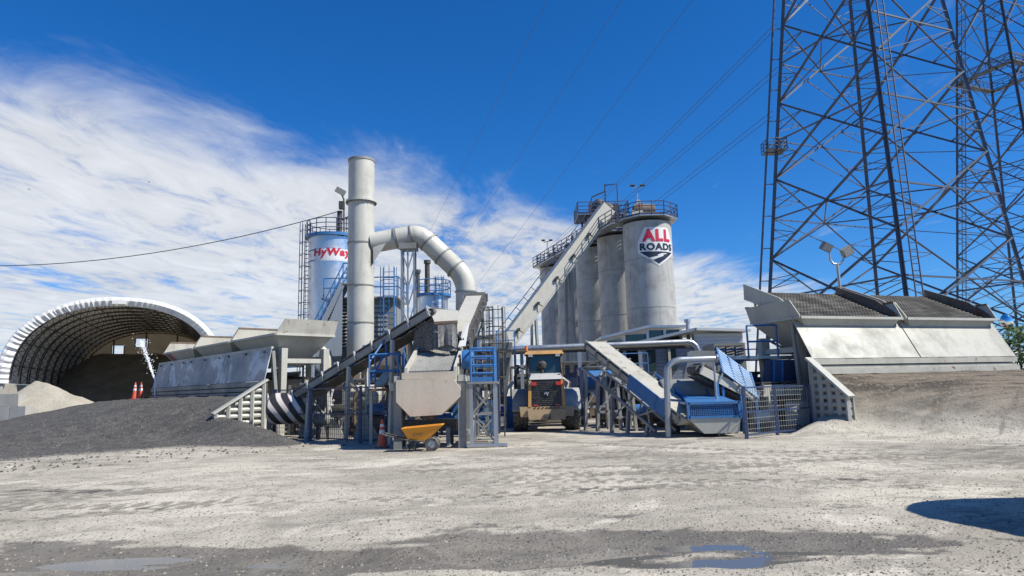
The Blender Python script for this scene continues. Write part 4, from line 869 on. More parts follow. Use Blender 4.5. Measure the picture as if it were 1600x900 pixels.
# ---------------------------------------------------------------- silos
SIL = [V((5.2+i*1.56, 76-i*5.0, 0)) for i in range(5)]; SR = 2.0; SZ = 15.1
SLAB = ['end silo of the row, opposite the shield, with lamp pole', 'plain grey silo between the end silo and the middle one', 'middle grey silo of the row, behind the conveyor', 'plain grey silo beside the one with the shield', 'grey silo bearing the white shield with red and black words']
silos = []
for i, c in enumerate(SIL):
    t = thing('storage_silo', SLAB[i], 'silo', c, 'row of tall grey silos'); silos.append(t)
    MB().lathe(c, [(SR, 4.0), (SR, SZ), (.1, SZ+.3)], 48).build('shell', M['silo'], t)
    MB().lathe(c, [(.35, 2.0), (SR-.02, 4.0)], 48).build('cone', M['grey'], t)
    for v in (8.0, 12.0): MB().lathe(c+Z*v, [(SR, -.02), (SR+.012, -.02), (SR+.012, .02), (SR, .02)], 48).build('weld_band', M['grey'], t)
    for a in (45, 135, 225, 315):
        p = c+V((math.cos(R(a))*SR*.96, math.sin(R(a))*SR*.96, 0)); MB().beam(p-Z*.1, p+Z*5.2, .28, .28).build('leg', M['sidinggrey'], t)
    n = 8; hw = SR+(.45 if i == 4 else .3)
    ps = [c+V((math.cos(2*math.pi*(k+.5)/n)*hw*1.06, math.sin(2*math.pi*(k+.5)/n)*hw*1.06, SZ+.32)) for k in range(n+1)]
    MB().plate(ps[:-1], .1, (0, 0, 1)).build('deck', M['galv'], t)
    b = MB(); b.rail([p+Z*.05 for p in ps], 1.1, 3, .04, .9, True); b.build('guard_rail', M['navy'], t)
    b = MB(); e = c+Z*(SZ+.37)
    b.box(e+V((0, 0, .3)), (1.9, 1.5, .6)); b.box(e+V((-.9, -.8, .35)), (.9, .5, .7)); b.build('batcher', M['cream'] if i == 4 else M['grey'], t)
    b = MB(); b.lathe(e+V((-.2, -.2, .95)), [(0, -.9), (.42, -.9), (.5, -.6), (.5, .6), (.42, .9), (0, .9)], 16, 'X'); b.ball(e+V((.55, .2, 1.05)), .38, 6); b.tube(e+V((-.2, .3, .3)), e+V((-.2, .3, 1.7)), .1); b.build('top_machinery', M['dark'] if i < 4 else M['rusty'], t)
# walkway linking the tops
a, c = SIL[0]+V((-SR-.3, 0, SZ+.2)), SIL[4]+V((-SR-.5, -.3, SZ+.2)); t = thing('silo_catwalk', 'railed catwalk along the silo tops behind the slat conveyor', 'walkway', ((a.x+c.x)/2, (a.y+c.y)/2, SZ))
MB().beam(a, c, .95, .1).build('deck', M['galv'], t); b = MB(); o = V((-.45, -.14, .05)); b.rail([a+o, c+o], 1.1, 3, .04, 1.3, True); b.build('guard_rail', M['navy'], t)
# slat conveyor to the top
p, q = A(788, 541, 56), A(948, 326, 59); t = thing('slat_conveyor', 'long enclosed pale slat conveyor climbing to the silo tops', 'conveyor', (p.x, p.y, 0))
d = (q-p).normalized(); sx = d.cross(Z).normalized(); up = sx.cross(d)
MB().beam(p, q, 1.15, 1.05, up).build('casing', M['cream'], t)
b = MB(); b.beam(p+up*.58, q+up*.58, 1.32, .1, up); b.beam(p-up*.58, q-up*.58, 1.32, .1, up)
b.build('flange', M['stack'], t)
for k in (.1, .28, .46, .62, .78):
    e = p.lerp(q, k)+sx*.66; b = MB(); b.tube(e-d*.35, e+d*.1, .05); b.box(e+d*.1+sx*.08, (.25, .2, .25)); b.tube(e+d*.1, e+d*.1-up*.4+sx*.2, .04); b.build('inspection_lamp', M['dark'], t)
b = MB(); o = -sx*.5+up*.6
for i in range(15): e = p.lerp(q, i/14)+o; b.tube(e, e+up*.5, .03, n=5)
for h in (.5,): b.tube(p+o+up*h, q+o+up*h, .035, n=5)
b.build('side_rail', M['navy'], t)
for k, w in ((.22, .2), (.55, .25)):
    e = p.lerp(q, k)-up*.6
    for o in (-.5, .5): MB().beam(e+sx*o, V((e.x+sx.x*o*2.2, e.y+sx.y*o*2.2+.3, -.1)), w, w).build('leg', M['grey'], t)
b = MB(); b.loft([p+V((-.9, -.6, -.7)), p+V((.7, -.6, -.7)), p+V((.7, .9, -.7)), p+V((-.9, .9, -.7))], [p+V((-1.3, -.8, .9)), p+V((.2, -.8, 1.2)), p+V((.2, 1.1, 1.2)), p+V((-1.3, 1.1, .9))]); b.box(p+V((-.1, 0, -2)), (1.5, 1.4, 2.6)); b.build('boot', M['silo'], t)
# drive platform over the silos
c = A(938, 332, 62.5); t = thing('drive_platform', 'high railed drive platform at the head of the slat conveyor', 'platform', (c.x, 62.5, SZ))
x0, x1 = A(901, 330, 62).x, A(978, 330, 62).x; y0, y1 = 60.8, 64.5; z = A(938, 334, 61).z
MB().box(((x0+x1)/2, (y0+y1)/2, z), (x1-x0, y1-y0, .16)).build('deck', M['galv'], t)
b = MB(); b.rail([V((x0, y1, z)), V((x0, y0, z)), V((x1, y0, z)), V((x1, y1, z)), V((x0, y1, z))], 1.1, 3, .04, 1.1, True); b.build('guard_rail', M['navy'], t)
for x in (x0+.7, x1-.5):
    for y in (y0+.3, y1-.3): MB().beam((x, y, z), (x, y, SZ-.2), .18, .18).build('post', M['dark'], t)
b = MB(); b.beam((x0+.7, y0+.3, z), (x1-.5, y0+.3, SZ+.4), .1, .1); b.beam((x1-.5, y0+.3, z), (x0+.7, y0+.3, SZ+.4), .1, .1); b.build('brace', M['dark'], t)
b = MB(); xm = (x0+x1)/2; b.lathe((xm-1.1, 62.4, z+.75), [(0, 0), (.6, 0), (.68, .2), (.68, 1.9), (.55, 2.2), (0, 2.2)], 18, 'X'); b.box((xm+1.2, 62.4, z+.6), (.8, .9, 1.2)); b.ball((xm-.2, 62, z+1.1), .6, 6); b.build('drive_unit', M['dark'], t)
b = MB(); xh = x1-.7; b.path([(xm-1.0, 62, z+1.2), (xm-.8, 62, z+1.9), (xm+.4, 62, z+2.4), (xm+.5, 62, z+3.0), (xh, 62, z+3.1), (xh, 62, z+.1)], .07, 6); b.tube((xm+.45, 62, z), (xm+.45, 62, z+3.1), .07, n=6); b.build('hoist_frame', M['dark'], t)
# lamp poles on the silos
def twin_lamp(u, v0, v1, d, label, zb=None):
    p = A(u, v1, d); tp = A(u, v0, d); h = tp.z-p.z; t = thing('lamp_pole', label, 'lamp', p, 'small lamp poles on the silo decks'); b = MB(); b.tube(p, tp, .06, .045, n=8); b.tube(tp-V((.4, 0, .1)), tp+V((.4, 0, .05)), .04); b.build('pole', M['galv'], t)
    for o in (-.45, .4): MB().box(tp+V((o, -.1, .1)), (.38, .3, .16), M=Matrix.Rotation(R(25), 3, 'X')).build('lamp_head', M['dark'], t)
    b = MB(); b.box(p+V((.12, -.1, h*.45)), (.3, .2, .35)); b.build('control_box', M['cream'], t)
twin_lamp(855, 377, 424, 75, 'thin pole with twin lamps over the end silo opposite the shield'); twin_lamp(996, 292, 336, 57.2, 'thin pole with twin lamps over the shield silo')
# shield on the nearest silo
t = silos[4]; c = SIL[4]; az = math.atan2(-c.y, -c.x)+R(24); zl = A(1025, 415, 54.5).z
K = dict(cx=c.x, cy=c.y)
hw, = (1.66,)
shield = [(-1.05, 3.1), (1.05, 3.1), (1.62, 1.9), (1.66, 1.02), (0, -.12), (-1.66, 1.02), (-1.62, 1.9)]
poly_wrap([shield], c.x, c.y, zl, SR, az, 'shield', M['logowhite'], t, .02, 3.4)
text_on_cylinder('ALL', c.x, c.y, zl+1.92, SR, az, 2.5, 1.02, 'shield_word', M['logored'], t, .045, .045, 0, 1.14)
text_on_cylinder('ROADS', c.x, c.y, zl+1.2, SR, az, 2.95, .58, 'shield_word', M['logonavy'], t, .045, .045, 0, 1.14)
poly_wrap([[(-1.5, 1.08), (1.5, 1.08), (0, .08)]], c.x, c.y, zl, SR, az, 'shield_chevron', M['logonavy'], t, .045, 3.2)
poly_wrap([[(-.75, .56), (-.05, .72), (-.1, .8), (.25, .93), (.75, .95), (.72, .9), (.4, .82), (.42, .72), (-.48, .38)]], c.x, c.y, zl, SR, az, 'shield_road', M['logowhite'], t, .065, 1.8)

# ---------------------------------------------------------------- control building and shed
t = thing('control_building', 'low building with white and blue grey lap siding behind the conveyors', 'building', (A(1085, 590, 39).x, 41, 0))
xa, xm, xb = A(1000, 560, 39).x, A(1086, 560, 39).x, A(1162, 560, 39).x; zr = A(1086, 518, 39).z
def siding(x0, x1, y, z1, mat):
    w = MB().box(((x0+x1)/2, y+.3, z1/2-.05), (x1-x0, .5, z1)).build('wall', M[mat], t); n = int(z1/.2)
    for k in range(n): MB().beam((x0, y+.02, .1+k*.2), (x1, y+.02, .1+k*.2), .035, .185, (0, -.12, 1)).build('siding_board', M[mat], w)
siding(xa, xm, 39, zr-.5, 'sidinggrey'); siding(xm+.01, xb, 38.9, zr-.08, 'siding')
MB().plate([V((xa-.4, 38.4, zr-.62)), V((xm, 38.4, zr+.1)), V((xm, 44, zr+.1)), V((xa-.4, 44, zr-.62))], .16).build('roof', M['sidinggrey'], t); MB().plate([V((xm+.02, 38.3, zr+.1)), V((xb+.3, 38.3, zr-.05)), V((xb+.3, 44, zr-.05)), V((xm+.02, 44, zr+.1))], .14).build('roof', M['siding'], t)
MB().box((xb-.3, 41.3, zr/2-.1), (.3, 4.6, zr-.1)).build('wall', M['siding'], t)
b = MB()
for x in (xm, xm-1.5): b.box((x, 38.8, zr/2-.3), (.14, .12, zr-.6))
b.build('corner_post', M['beige'], t)
for u in (1018, 1050): MB().box((A(u, 565, 38.9).x, 38.94, A(u, 562, 38.9).z), (.5, .06, 1.3)).build('window', M['glass'], t)
t = thing('open_shed', 'open sided shed with dark glazed front and pale roof edge', 'shed', (A(1005, 560, 43).x, 44, 0))
xa, xb = A(945, 530, 43).x, A(1066, 512, 43).x; z0, z1 = A(1000, 538, 43).z, A(1035, 510, 43).z
MB().plate([V((xa-.3, 42.7, z0+.45)), V((A(1012, 512, 43).x, 42.7, z1)), V((xb+.3, 42.7, z1-.05)), V((xb+.3, 47, z1-.05)), V((A(1012, 512, 43).x, 47, z1)), V((xa-.3, 47, z0+.45))], .15, (0, 0, 1)).build('roof', M['galv'], t)
for u in (946, 975, 1012, 1039, 1064): p = A(u, 530, 43.1); MB().box((p.x, 43.1, z1/2-.2 if u > 1000 else z0/2+.2), (.16, .16, z1-.1 if u > 1000 else z0+.3)).build('post', M['siding'], t)
for u0, u1 in ((1014, 1037), (1041, 1062), (948, 973), (977, 1010)):
    xx0, xx1 = A(u0, 520, 43.2).x, A(u1, 520, 43.2).x; hi = z1-.2 if u0 > 1000 else z0+.3+(.35 if u0 > 970 else 0); MB().box(((xx0+xx1)/2, 43.25, (z0-1.2+hi)/2), (xx1-xx0, .05, hi-z0+1.2)).build('pane', M['glass'], t)
MB().box(((xa+xb)/2, 44.5, (z0-.9)/2), (xb-xa, 2.2, z0-1.0)).build('base_wall', M['sidinggrey'], t)
b = MB(); p = A(1075, 518, 42); b.tube((p.x, 42, 3), (p.x, 42, A(1075, 503, 42).z), .12); b.tube((p.x, 42, A(1075, 504, 42).z), (p.x, 42, A(1075, 499, 42).z), .2); b.build('roof_vent', M['galv'], label='small capped vent pipe above the building roof', cat='vent')
t = thing('louvred_container', 'dark grey louvred container in front of the white siding', 'container', (A(1140, 560, 33).x, 34, 0)); xa, xb = A(1116, 550, 33).x, A(1165, 550, 33).x; z1 = A(1140, 536, 33).z
MB().box(((xa+xb)/2, 34, z1/2), (xb-xa, 2, z1)).build('body', M['grey'], t)
for k in range(3):
    x = xa+.3+k*(xb-xa-.6)/2; f_ = MB().box((x, 32.97, z1-.5), (.4, .06, .75)).build('vent', M['dark'], t)
    for j in range(5): MB().beam((x-.18, 32.92, z1-.78+j*.13), (x+.18, 32.92, z1-.72+j*.13), .03, .05).build('vent_slat', M['silo'], f_)

# ---------------------------------------------------------------- wheel loader, seen from behind
lo = G(855, 676); LX, LY = 1.30, 28.35
t = thing('wheel_loader', 'dirty yellow wheel loader seen from behind with cab and amber beacon', 'loader', (LX, LY+3, 0))
def lp(x, y, z): return V((LX+x+y*.02, LY+y, z))
def wheel(x, y, s):
    w = thing('wheel', None, None, (0, 0, 0)); bpy.data.objects.remove(w)
    b = MB(); rr = .8; prof = [(.42, -.3), (.66, -.31), (.76, -.27), (rr, -.2), (rr, .2), (.76, .27), (.66, .31), (.42, .3)]
    b.lathe(lp(x, y, rr), prof, 36, 'X'); ty = b.build('wheel', M['rubber'], t)
    b = MB()
    for k in range(22):
        a = 2*math.pi*k/22
        for sd_ in (-1, 1):
            a2 = a+(.14 if sd_ > 0 else 0); c1 = lp(x+sd_*.02, y+math.cos(a2)*rr, rr+math.sin(a2)*rr); c2 = lp(x+sd_*.29, y+math.cos(a2+.16)*(rr-.02), rr+math.sin(a2+.16)*(rr-.02)); b.beam(c1, c2, .09, .06, (c1-lp(x, y, rr)))
    b.build('tread_lugs', M['rubber'], ty)
    MB().lathe(lp(x, y, rr), [(0, -.16*s-.05), (.2, -.16*s-.05), (.4, -.16*s), (.43, .0), (.4, .2), (0, .2)], 24, 'X').build('rim', M['yellow'], ty)
for y in (1.25, 4.6):
    for s in (-1, 1): wheel(s*1.1, y, s)
b = MB(); b.loft([lp(-1.08, 0, .62), lp(1.08, 0, .62), lp(1.08, .9, .55), lp(-1.08, .9, .55)], [lp(-1.12, .02, 1.02), lp(1.12, .02, 1.02), lp(1.12, .9, 1.02), lp(-1.12, .9, 1.02)]); b.loft([lp(-.75, -.12, .5), lp(.75, -.12, .5), lp(.75, .5, .45), lp(-.75, .5, .45)], [lp(-.8, -.1, .9), lp(.8, -.1, .9), lp(.8, .5, .9), lp(-.8, .5, .9)]); b.build('counterweight', M['tan'], t)
b = MB()
for k in range(7): b.box(lp(-.48+k*.16, -.02, .97), (.06, .06, .05))
b.box(lp(0, -.12, .6), (.25, .1, .22)); b.build('hitch', M['dark'], t)
b = MB(); b.loft([lp(-.76, .1, 1.0), lp(.76, .1, 1.0), lp(.8, 2.2, .9), lp(-.8, 2.2, .9)], [lp(-.72, .2, 2.12), lp(.72, .2, 2.12), lp(.78, 2.2, 2.3), lp(-.78, 2.2, 2.3)]); b.build('engine_hood', M['dark'], t)
b = MB(); b.loft([lp(-.7, .1, 2.12), lp(.7, .1, 2.12), lp(.76, 2.2, 2.3), lp(-.76, 2.2, 2.3)], [lp(-.6, .45, 2.36), lp(.6, .45, 2.36), lp(.7, 2.2, 2.42), lp(-.7, 2.2, 2.42)]); b.build('hood_top', M['silo'], t)
g_ = MB().plate([lp(-.62, .08, 1.04), lp(.62, .08, 1.04), lp(.6, .17, 2.08), lp(-.6, .17, 2.08)], .06).build('grille', M['dark'], t)
for k in range(13): z = 1.1+k*.075; MB().beam(lp(-.56, .03+.09*(z-1.04), z), lp(.56, .03+.09*(z-1.04), z), .03, .022).build('grille_bar', M['rubber'], g_)
b = MB(); b.box(lp(0, .04, 1.55), (.3, .05, .2)); b.build('badge', M['logonavy'], g_)
b = MB()
for x in (-.06, .0, .06): b.beam(lp(x-.02, .0, 1.51), lp(x+.02, .0, 1.59), .02, .02)
b.beam(lp(.06, .0, 1.51), lp(.03, .0, 1.45), .015, .02); b.build('badge_mark', M['logowhite'], g_)
for s in (-1, 1):
    MB().beam(lp(s*.7, .06, 1.0), lp(s*.67, .18, 2.1), .13, .12, (0, 1, 0)).build('corner_post', M['yellow'], t)
    MB().box(lp(s*.5, .03, 1.95), (.2, .06, .15)).build('tail_light', M['tail'], t); MB().box(lp(s*.66, .08, 1.98), (.1, .05, .14)).build('reflector', M['lens'] if s < 0 else M['amber'], t)
    MB().box(lp(s*.45, .03, 1.07), (.2, .05, .05)).build('marker', M['tail'], t)
    # curved fender over the rear wheel, with sun and shade put into its colour
    b = MB(); pr = []
    for k in range(10):
        a = R(5+k*17); pr.append((1.25-math.cos(a)*.93, .8+math.sin(a)*.95))
    vs = []; 
    for y, z in pr: vs += [lp(s*.78, y, z), lp(s*1.42, y, z), lp(s*1.42, y*.96+.05, z-.05), lp(s*.78, y*.96+.05, z-.05)]
    b.add(vs, [(4*i+k, 4*i+(k+1) % 4, 4*i+4+(k+1) % 4, 4*i+4+k) for i in range(9) for k in range(4)]+[(0, 1, 2, 3), (36, 37, 38, 39)]); b.build('fender', M['silo'] if s > 0 else M['grey'], t)
    b = MB(); b.tube(lp(s*.85, 2.3, 2.6), lp(s*1.2, 2.2, 2.75), .025); b.box(lp(s*1.22, 2.2, 2.62), (.2, .05, .4)); b.build('mirror', M['dark'], t)
    b = MB(); b.rail([lp(s*.82, .9, 2.3), lp(s*.82, 2.1, 2.35)], .5, 1, .022, .6); b.build('handrail', M['dark'], t)
b = MB(); b.loft([lp(-.78, 2.2, 1.3), lp(.78, 2.2, 1.3), lp(.78, 3.7, 1.3), lp(-.78, 3.7, 1.3)], [lp(-.78, 2.2, 2.35), lp(.78, 2.2, 2.35), lp(.78, 3.7, 2.35), lp(-.78, 3.7, 2.35)]); b.build('cab_base', M['dark'], t)
b = MB(); b.loft([lp(-.74, 2.24, 2.35), lp(.74, 2.24, 2.35), lp(.74, 3.66, 2.35), lp(-.74, 3.66, 2.35)], [lp(-.7, 2.3, 3.26), lp(.7, 2.3, 3.26), lp(.7, 3.5, 3.26), lp(-.7, 3.5, 3.26)]); b.build('cab_glass', M['glass'], t)
for x, y in ((-.77, 2.2), (.77, 2.2), (.77, 3.68), (-.77, 3.68)): MB().beam(lp(x, y, 2.3), lp(x*.95, y+(.06 if y < 3 else -.15), 3.3), .1, .1).build('cab_pillar', M['dark'], t)
b = MB(); b.loft([lp(-.88, 2.0, 3.26), lp(.88, 2.0, 3.26), lp(.88, 3.75, 3.26), lp(-.88, 3.75, 3.26)], [lp(-.8, 2.1, 3.42), lp(.8, 2.1, 3.42), lp(.8, 3.65, 3.42), lp(-.8, 3.65, 3.42)]); b.build('cab_roof', M['yellow'], t)
b = MB(); b.tube(lp(-.78, 2.1, 3.42), lp(-.78, 2.1, 3.62), .07, n=10); b.build('beacon', M['amber'], t)
for x in (-.6, .6): MB().box(lp(x, 1.98, 3.2), (.2, .1, .12)).build('work_light', M['lens'], t)
b = MB(); b.tube(lp(-.12, 1.2, 2.36), lp(-.12, 1.2, 2.95), .06); b.lathe(lp(-.12, 1.2, 2.62), [(0, 0), (.16, .02), (.19, .1), (.19, .2), (.12, .28), (0, .28)], 14); b.build('exhaust', M['dark'], t)
b = MB(); b.loft([lp(-.6, 3.7, .7), lp(.6, 3.7, .7), lp(.6, 5.6, .7), lp(-.6, 5.6, .7)], [lp(-.5, 3.7, 1.5), lp(.5, 3.7, 1.5), lp(.5, 5.6, 1.8), lp(-.5, 5.6, 1.8)]); b.tube(lp(-.9, 1.25, .8), lp(.9, 1.25, .8), .16); b.tube(lp(-.9, 4.6, .8), lp(.9, 4.6, .8), .16)
for s in (-.45, .45): b.beam(lp(s, 5.0, 1.7), lp(s, 6.9, .6), .14, .4)
b.build('front_frame', M['yellow'], t)
b = MB(); b.plate([lp(-1.55, 6.8, .1), lp(-1.55, 6.6, 1.2), lp(-1.55, 7.2, 1.4), lp(-1.55, 8.0, .1)], .05); b.plate([lp(1.5, 6.8, .1), lp(1.5, 6.6, 1.2), lp(1.5, 7.2, 1.4), lp(1.5, 8.0, .1)], .05); b.plate([lp(-1.55, 6.8, .1), lp(1.5, 6.8, .1), lp(1.5, 6.6, 1.2), lp(-1.55, 6.6, 1.2)], .06); b.plate([lp(-1.55, 6.8, .1), lp(1.5, 6.8, .1), lp(1.5, 8.1, .08), lp(-1.55, 8.1, .08)], .06); b.build('bucket', M['beige_dirty'], t)

# ---------------------------------------------------------------- wheelbarrow and cones
w0 = G(676, 704); t = thing('wheelbarrow', 'orange tray wheelbarrow with two small black wheels', 'wheelbarrow', (w0.x-.4, w0.y, zt(w0.x, w0.y)))
wz = zt(w0.x, w0.y)-.01; wx, wy = w0.x, w0.y
def wp(x, y, z): return V((wx+x, wy+y, wz+z))
top = [wp(-.86, -.36, .68), wp(.3, -.32, .76), wp(.3, .34, .76), wp(-.86, .38, .68)]; bot = [wp(-.68, -.22, .36), wp(-.2, -.2, .27), wp(-.2, .22, .27), wp(-.68, .24, .36)]
b = MB()
for i in range(4): j = (i+1) % 4; b.plate([top[i], top[j], bot[j], bot[i]], .02)
b.plate(bot, .02); tr = b.build('tray', M['orange'], t)
b = MB()
for p, q in zip(top, top[1:]+top[:1]): b.tube(p, q, .022, n=6)
b.build('rim', M['orange'], tr)
b = MB(); e = (top[0]+top[1]+bot[0]+bot[1])/4+V((0, -.035, -.02))
b.ball(e+V((-.14, 0, 0)), .03, 4)
for k in range(6): b.box(e+V((-.08+k*.034, 0, .008*(k % 2)+k*.003)), (.022, .012, .03))
b.build('print', M['dark'], tr)
for y in (-.2, .2):
    b = MB(); b.lathe(wp(0, y, .21), [(.11, -.05), (.18, -.055), (.21, -.03), (.21, .03), (.18, .055), (.11, .05)], 22, 'Y'); wl = b.build('wheel', M['rubber'], t)
    MB().lathe(wp(0, y, .21), [(0, -.03), (.11, -.03), (.12, 0), (.11, .03), (0, .03)], 16, 'Y').build('hub', M['galv'], wl)
b = MB(); b.tube(wp(0, -.28, .21), wp(0, .28, .21), .018)
for y in (-.25, .25): b.path([wp(.02, y*.7, .21), wp(-.3, y, .3), wp(-.8, y, .36), wp(-1.42, y*1.15, .52)], .022, 6); b.path([wp(-.45, y, .32), wp(-.55, y, .02), wp(-.72, y, .02), wp(-.75, y, .36)], .02, 6)
b.build('frame', M['dark'], t)
for y in (-.29, .29): MB().tube(wp(-1.3, y*.97, .49), wp(-1.45, y, .53), .03).build('handle_grip', M['rubber'], t)
def cone(x, y, z, h, label):
    t = thing('traffic_cone', label, 'traffic cone', (x, y, z), 'orange traffic cones'); c = V((x, y, z)); k = h/.9
    MB().box(c+V((0, 0, .025)), (.4*k, .4*k, .05)).build('base', M['rubber'] if h < .95 else M['coneorange'], t)
    R_ = lambda f: (.16-.13*f)*k
    MB().lathe(c, [(R_(0), .05), (R_(1), h), (0, h)], 20).build('body', M['coneorange'], t)
    for a, e in ((.48, .64), (.72, .84)): MB().lathe(c, [(R_(a)+.004, a*h+.02), (R_(e)+.006, e*h)], 20).build('reflective_collar', M['white'], t)
cg = G(597, 700); cone(cg.x, cg.y, zt(cg.x, cg.y)-.01, .9, 'faded orange traffic cone with white bands by the wheelbarrow')
for u, lb in ((210, 'bright orange cone at the shelter mouth standing clear of the feed bins'), (219, 'bright orange cone touching the far feed bins beside its twin')):
    p = A(u, 630, 40.5); cone(p.x, p.y, zt(p.x, p.y)-.02, 1.0, lb)

# ---------------------------------------------------------------- fabric shelter
C0 = V((-30.1, 51.85, 0)); AX = V((-.375, .927, 0)); RX = V((.927, .375, 0)); WH = 7.45; FZ = 3.2; RI = 6.3; LEN = 26
t = thing('fabric_shelter', 'white arched fabric shelter on concrete block walls over sand', 'shelter', C0)
def arch(f, k=0, sc=1.0):   # f from 0 (left foot) to 1 (right foot), k metres along the axis
    a = math.pi*(1-f); ca, sa = math.cos(a), max(0, math.sin(a)); return C0 + RX*(WH*sc*(abs(ca)**.92)*(1 if ca > 0 else -1)) + AX*k + Z*(FZ+RI*sc*sa**.82 - (1-sc)*0)
n = 48; ks = [LEN*i/22 for i in range(23)]
b = MB(); vs = []
for k in ks: vs += [arch(i/n, k)+(arch(i/n, k)-C0-AX*k).normalized()*(.05*math.sin(k*2.6)*(math.sin(math.pi*i/n))) for i in range(n+1)]
b.add(vs, [(j*(n+1)+i, j*(n+1)+i+1, (j+1)*(n+1)+i+1, (j+1)*(n+1)+i) for j in range(22) for i in range(n)]); b.build('fabric_cover', M['fabric'], t)
b = MB(); vs = []; n2 = 220; rs_ = random.Random(3); wr = [rs_.uniform(-1, 1) for _ in range(n2+1)]
for i in range(n2+1):
    f = i/n2; w = .07*math.sin(f*330+3*math.sin(f*31))*(.4+.6*abs(math.sin(f*7+1)))+.05*wr[i]
    for j, (s_, k) in enumerate(((1.012, .15), (1.0, -.05), (.965, -.12+w*.7), (.93, .0+w), (.905, .12+w*.5))): vs.append(arch(f, k, s_))
b.add(vs, [(i*5+j, i*5+j+1, i*5+5+j+1, i*5+5+j) for i in range(n2) for j in range(4)]); b.build('valance', M['fabric'], t)
for q in range(11):
    k = .4+q*(LEN-.8)/10; b = MB(); m_ = 40
    for s_ in (.985, .925): b.path([arch(i/m_, k, s_) for i in range(m_+1)], .05, 5)
    for i in range(m_): b.tube(arch(i/m_, k, .985), arch((i+.5)/m_, k, .925), .025, n=4); b.tube(arch((i+.5)/m_, k, .925), arch((i+1)/m_, k, .985), .025, n=4)
    b.build('arch_truss', M['dark'], t)
for f in (.05, .14, .23, .33, .42, .5, .58, .67, .77, .86, .95): MB().tube(arch(f, .3, .955), arch(f, LEN-.3, .955), .04, n=5).build('purlin', M['dark'], t)
# tan end wall with two window openings
b = MB(); st = .25; wins = [(-4.2, -3.0, 6.7, 7.7), (-1.95, -.7, 7.45, 8.45)]
x = -WH
while x < WH-.01:
    z = 0.0
    while z < FZ+RI:
        cx_, cz_ = x+st/2, z+st/2
        lim = FZ+RI*max(0, 1-(min(1, abs(cx_)/WH)**(1/.92))**2)**.41+.02
        if z < lim and not any(a < cx_ < c_ and d_ < cz_ < e for a, c_, d_, e in wins):
            o = C0+AX*(LEN-.15); zz2 = min(z+st, lim); b.add([o+RX*x+Z*z, o+RX*(x+st)+Z*z, o+RX*(x+st)+Z*zz2, o+RX*x+Z*zz2], [(0, 1, 2, 3)])
        z += st
    x += st
ew = b.build('end_wall', M['endwall'], t, smooth=False)
for a, c_, d_, e in wins:
    b = MB(); o = C0+AX*(LEN-.22)
    for p, q in (((a, d_), (c_, d_)), ((c_, d_), (c_, e)), ((c_, e), (a, e)), ((a, e), (a, d_))): b.beam(o+RX*p[0]+Z*p[1], o+RX*q[0]+Z*q[1], .1, .1)
    b.build('window_frame', M['beige'], ew)
b = MB()
for xx_ in (-6, -4, 0-.9, 2.2, 4.5): o = C0+AX*(LEN-.3); b.beam(o+RX*xx_, o+RX*xx_+Z*(FZ+RI*(1-(abs(xx_)/WH)**2)**.5*.95), .12, .12)
b.build('end_post', M['rusty'], t)
for f, nm in ((0, 'left'), (1, 'right')):
    wl = thing('block_wall', 'grey concrete block wall carrying the shelter '+('beside the pale sand heap' if f == 0 else 'behind the feed bins'), 'wall', arch(f, 13)-Z*FZ)
    for lv in range(4):
        for k in range(17):
            if f == 1 and k > 12: continue
            o = arch(f, .4+k*1.56+(.78 if lv % 2 else 0)-.3)-Z*FZ+Z*(.39+lv*.79)
            b = MB(); b.box(o, (.76, 1.52, .765), rz=math.atan2(AX.y, AX.x)-math.pi/2); b.build('block', M['concrete'], wl, smooth=False)
p = A(190, 470, 51.7); b = MB(); b.box(arch(.5, -.25)-Z*.35, (.95, .12, .3), rz=math.atan2(RX.y, RX.x)); b.build('shelter_sign', M['white'], label='tiny framed plate at the crown of the shelter arch', cat='sign')
# loose blocks in front of the shelter
rb = random.Random(8); cnt = 0
for row, (v, d, us) in enumerate(((641, 43.0, (2, 21)), (625, 43.2, (8, 38)), (641, 43.3, (41,)), (608, 44.5, (6, 24)), (614, 44.5, (12,)))):
    pass
def lblock(u, z, d, L_, lab):
    p = A(u, 600, d); b = MB(); b.box((p.x, d, z+.38), (L_, .76, .755), rz=rb.uniform(-.05, .05)); b.build('concrete_block', M['concrete'], label=lab, cat='block', group='blocks stacked by the pale sand', smooth=False)
for k, (u, z, d, L_) in enumerate(((8, 0, 41, .95), (33, 0, 41, .8), (-16, 0, 41, .9), (11, .765, 41, 1.0), (38, .765, 41, .95), (-17, .765, 41, 1.0), (18, 0, 43.5, 1.4), (16, .765, 43.5, 1.5), (-24, .765, 43.5, 1.4), (20, 1.53, 43.5, 1.4), (-20, 1.53, 43.5, 1.5), (-22, 0, 43.5, 1.4))):
    lblock(u, z, d, L_, 'grey concrete block stacked at the foot of the pale sand heap')
# sand
def heap(name, mat, lab, cx, cy, fn, rx, ry, rot=0, n=70):
    g_ = np.linspace(-1, 1, n); GX, GY = np.meshgrid(g_*rx, g_*ry); c_, s_ = math.cos(rot), math.sin(rot)
    wx_ = cx+GX*c_-GY*s_; wy_ = cy+GX*s_+GY*c_; h = fn(GX, GY)+fbm(wx_*.9, wy_*.9, 77)*.35+fbm(wx_*3, wy_*3, 78)*.1
    edge = np.minimum(sst(1-np.abs(GX/rx), 0, .12), sst(1-np.abs(GY/ry), 0, .12)); h = h*edge-.15
    return grid_object(name, wx_, wy_, h, M[mat], 'stuff')
ax_rot = math.atan2(RX.y, RX.x)
cc = C0+AX*15
o = heap('sand_pile', 'darksand', '', cc.x, cc.y, lambda x, y: 6.5*sst(y, -10.5, 5)*(1-.25*sst(np.abs(x), 4, 7.5)), 7.5, 11, ax_rot); tag(o, 'dark sand heaped inside the fabric shelter', 'sand')
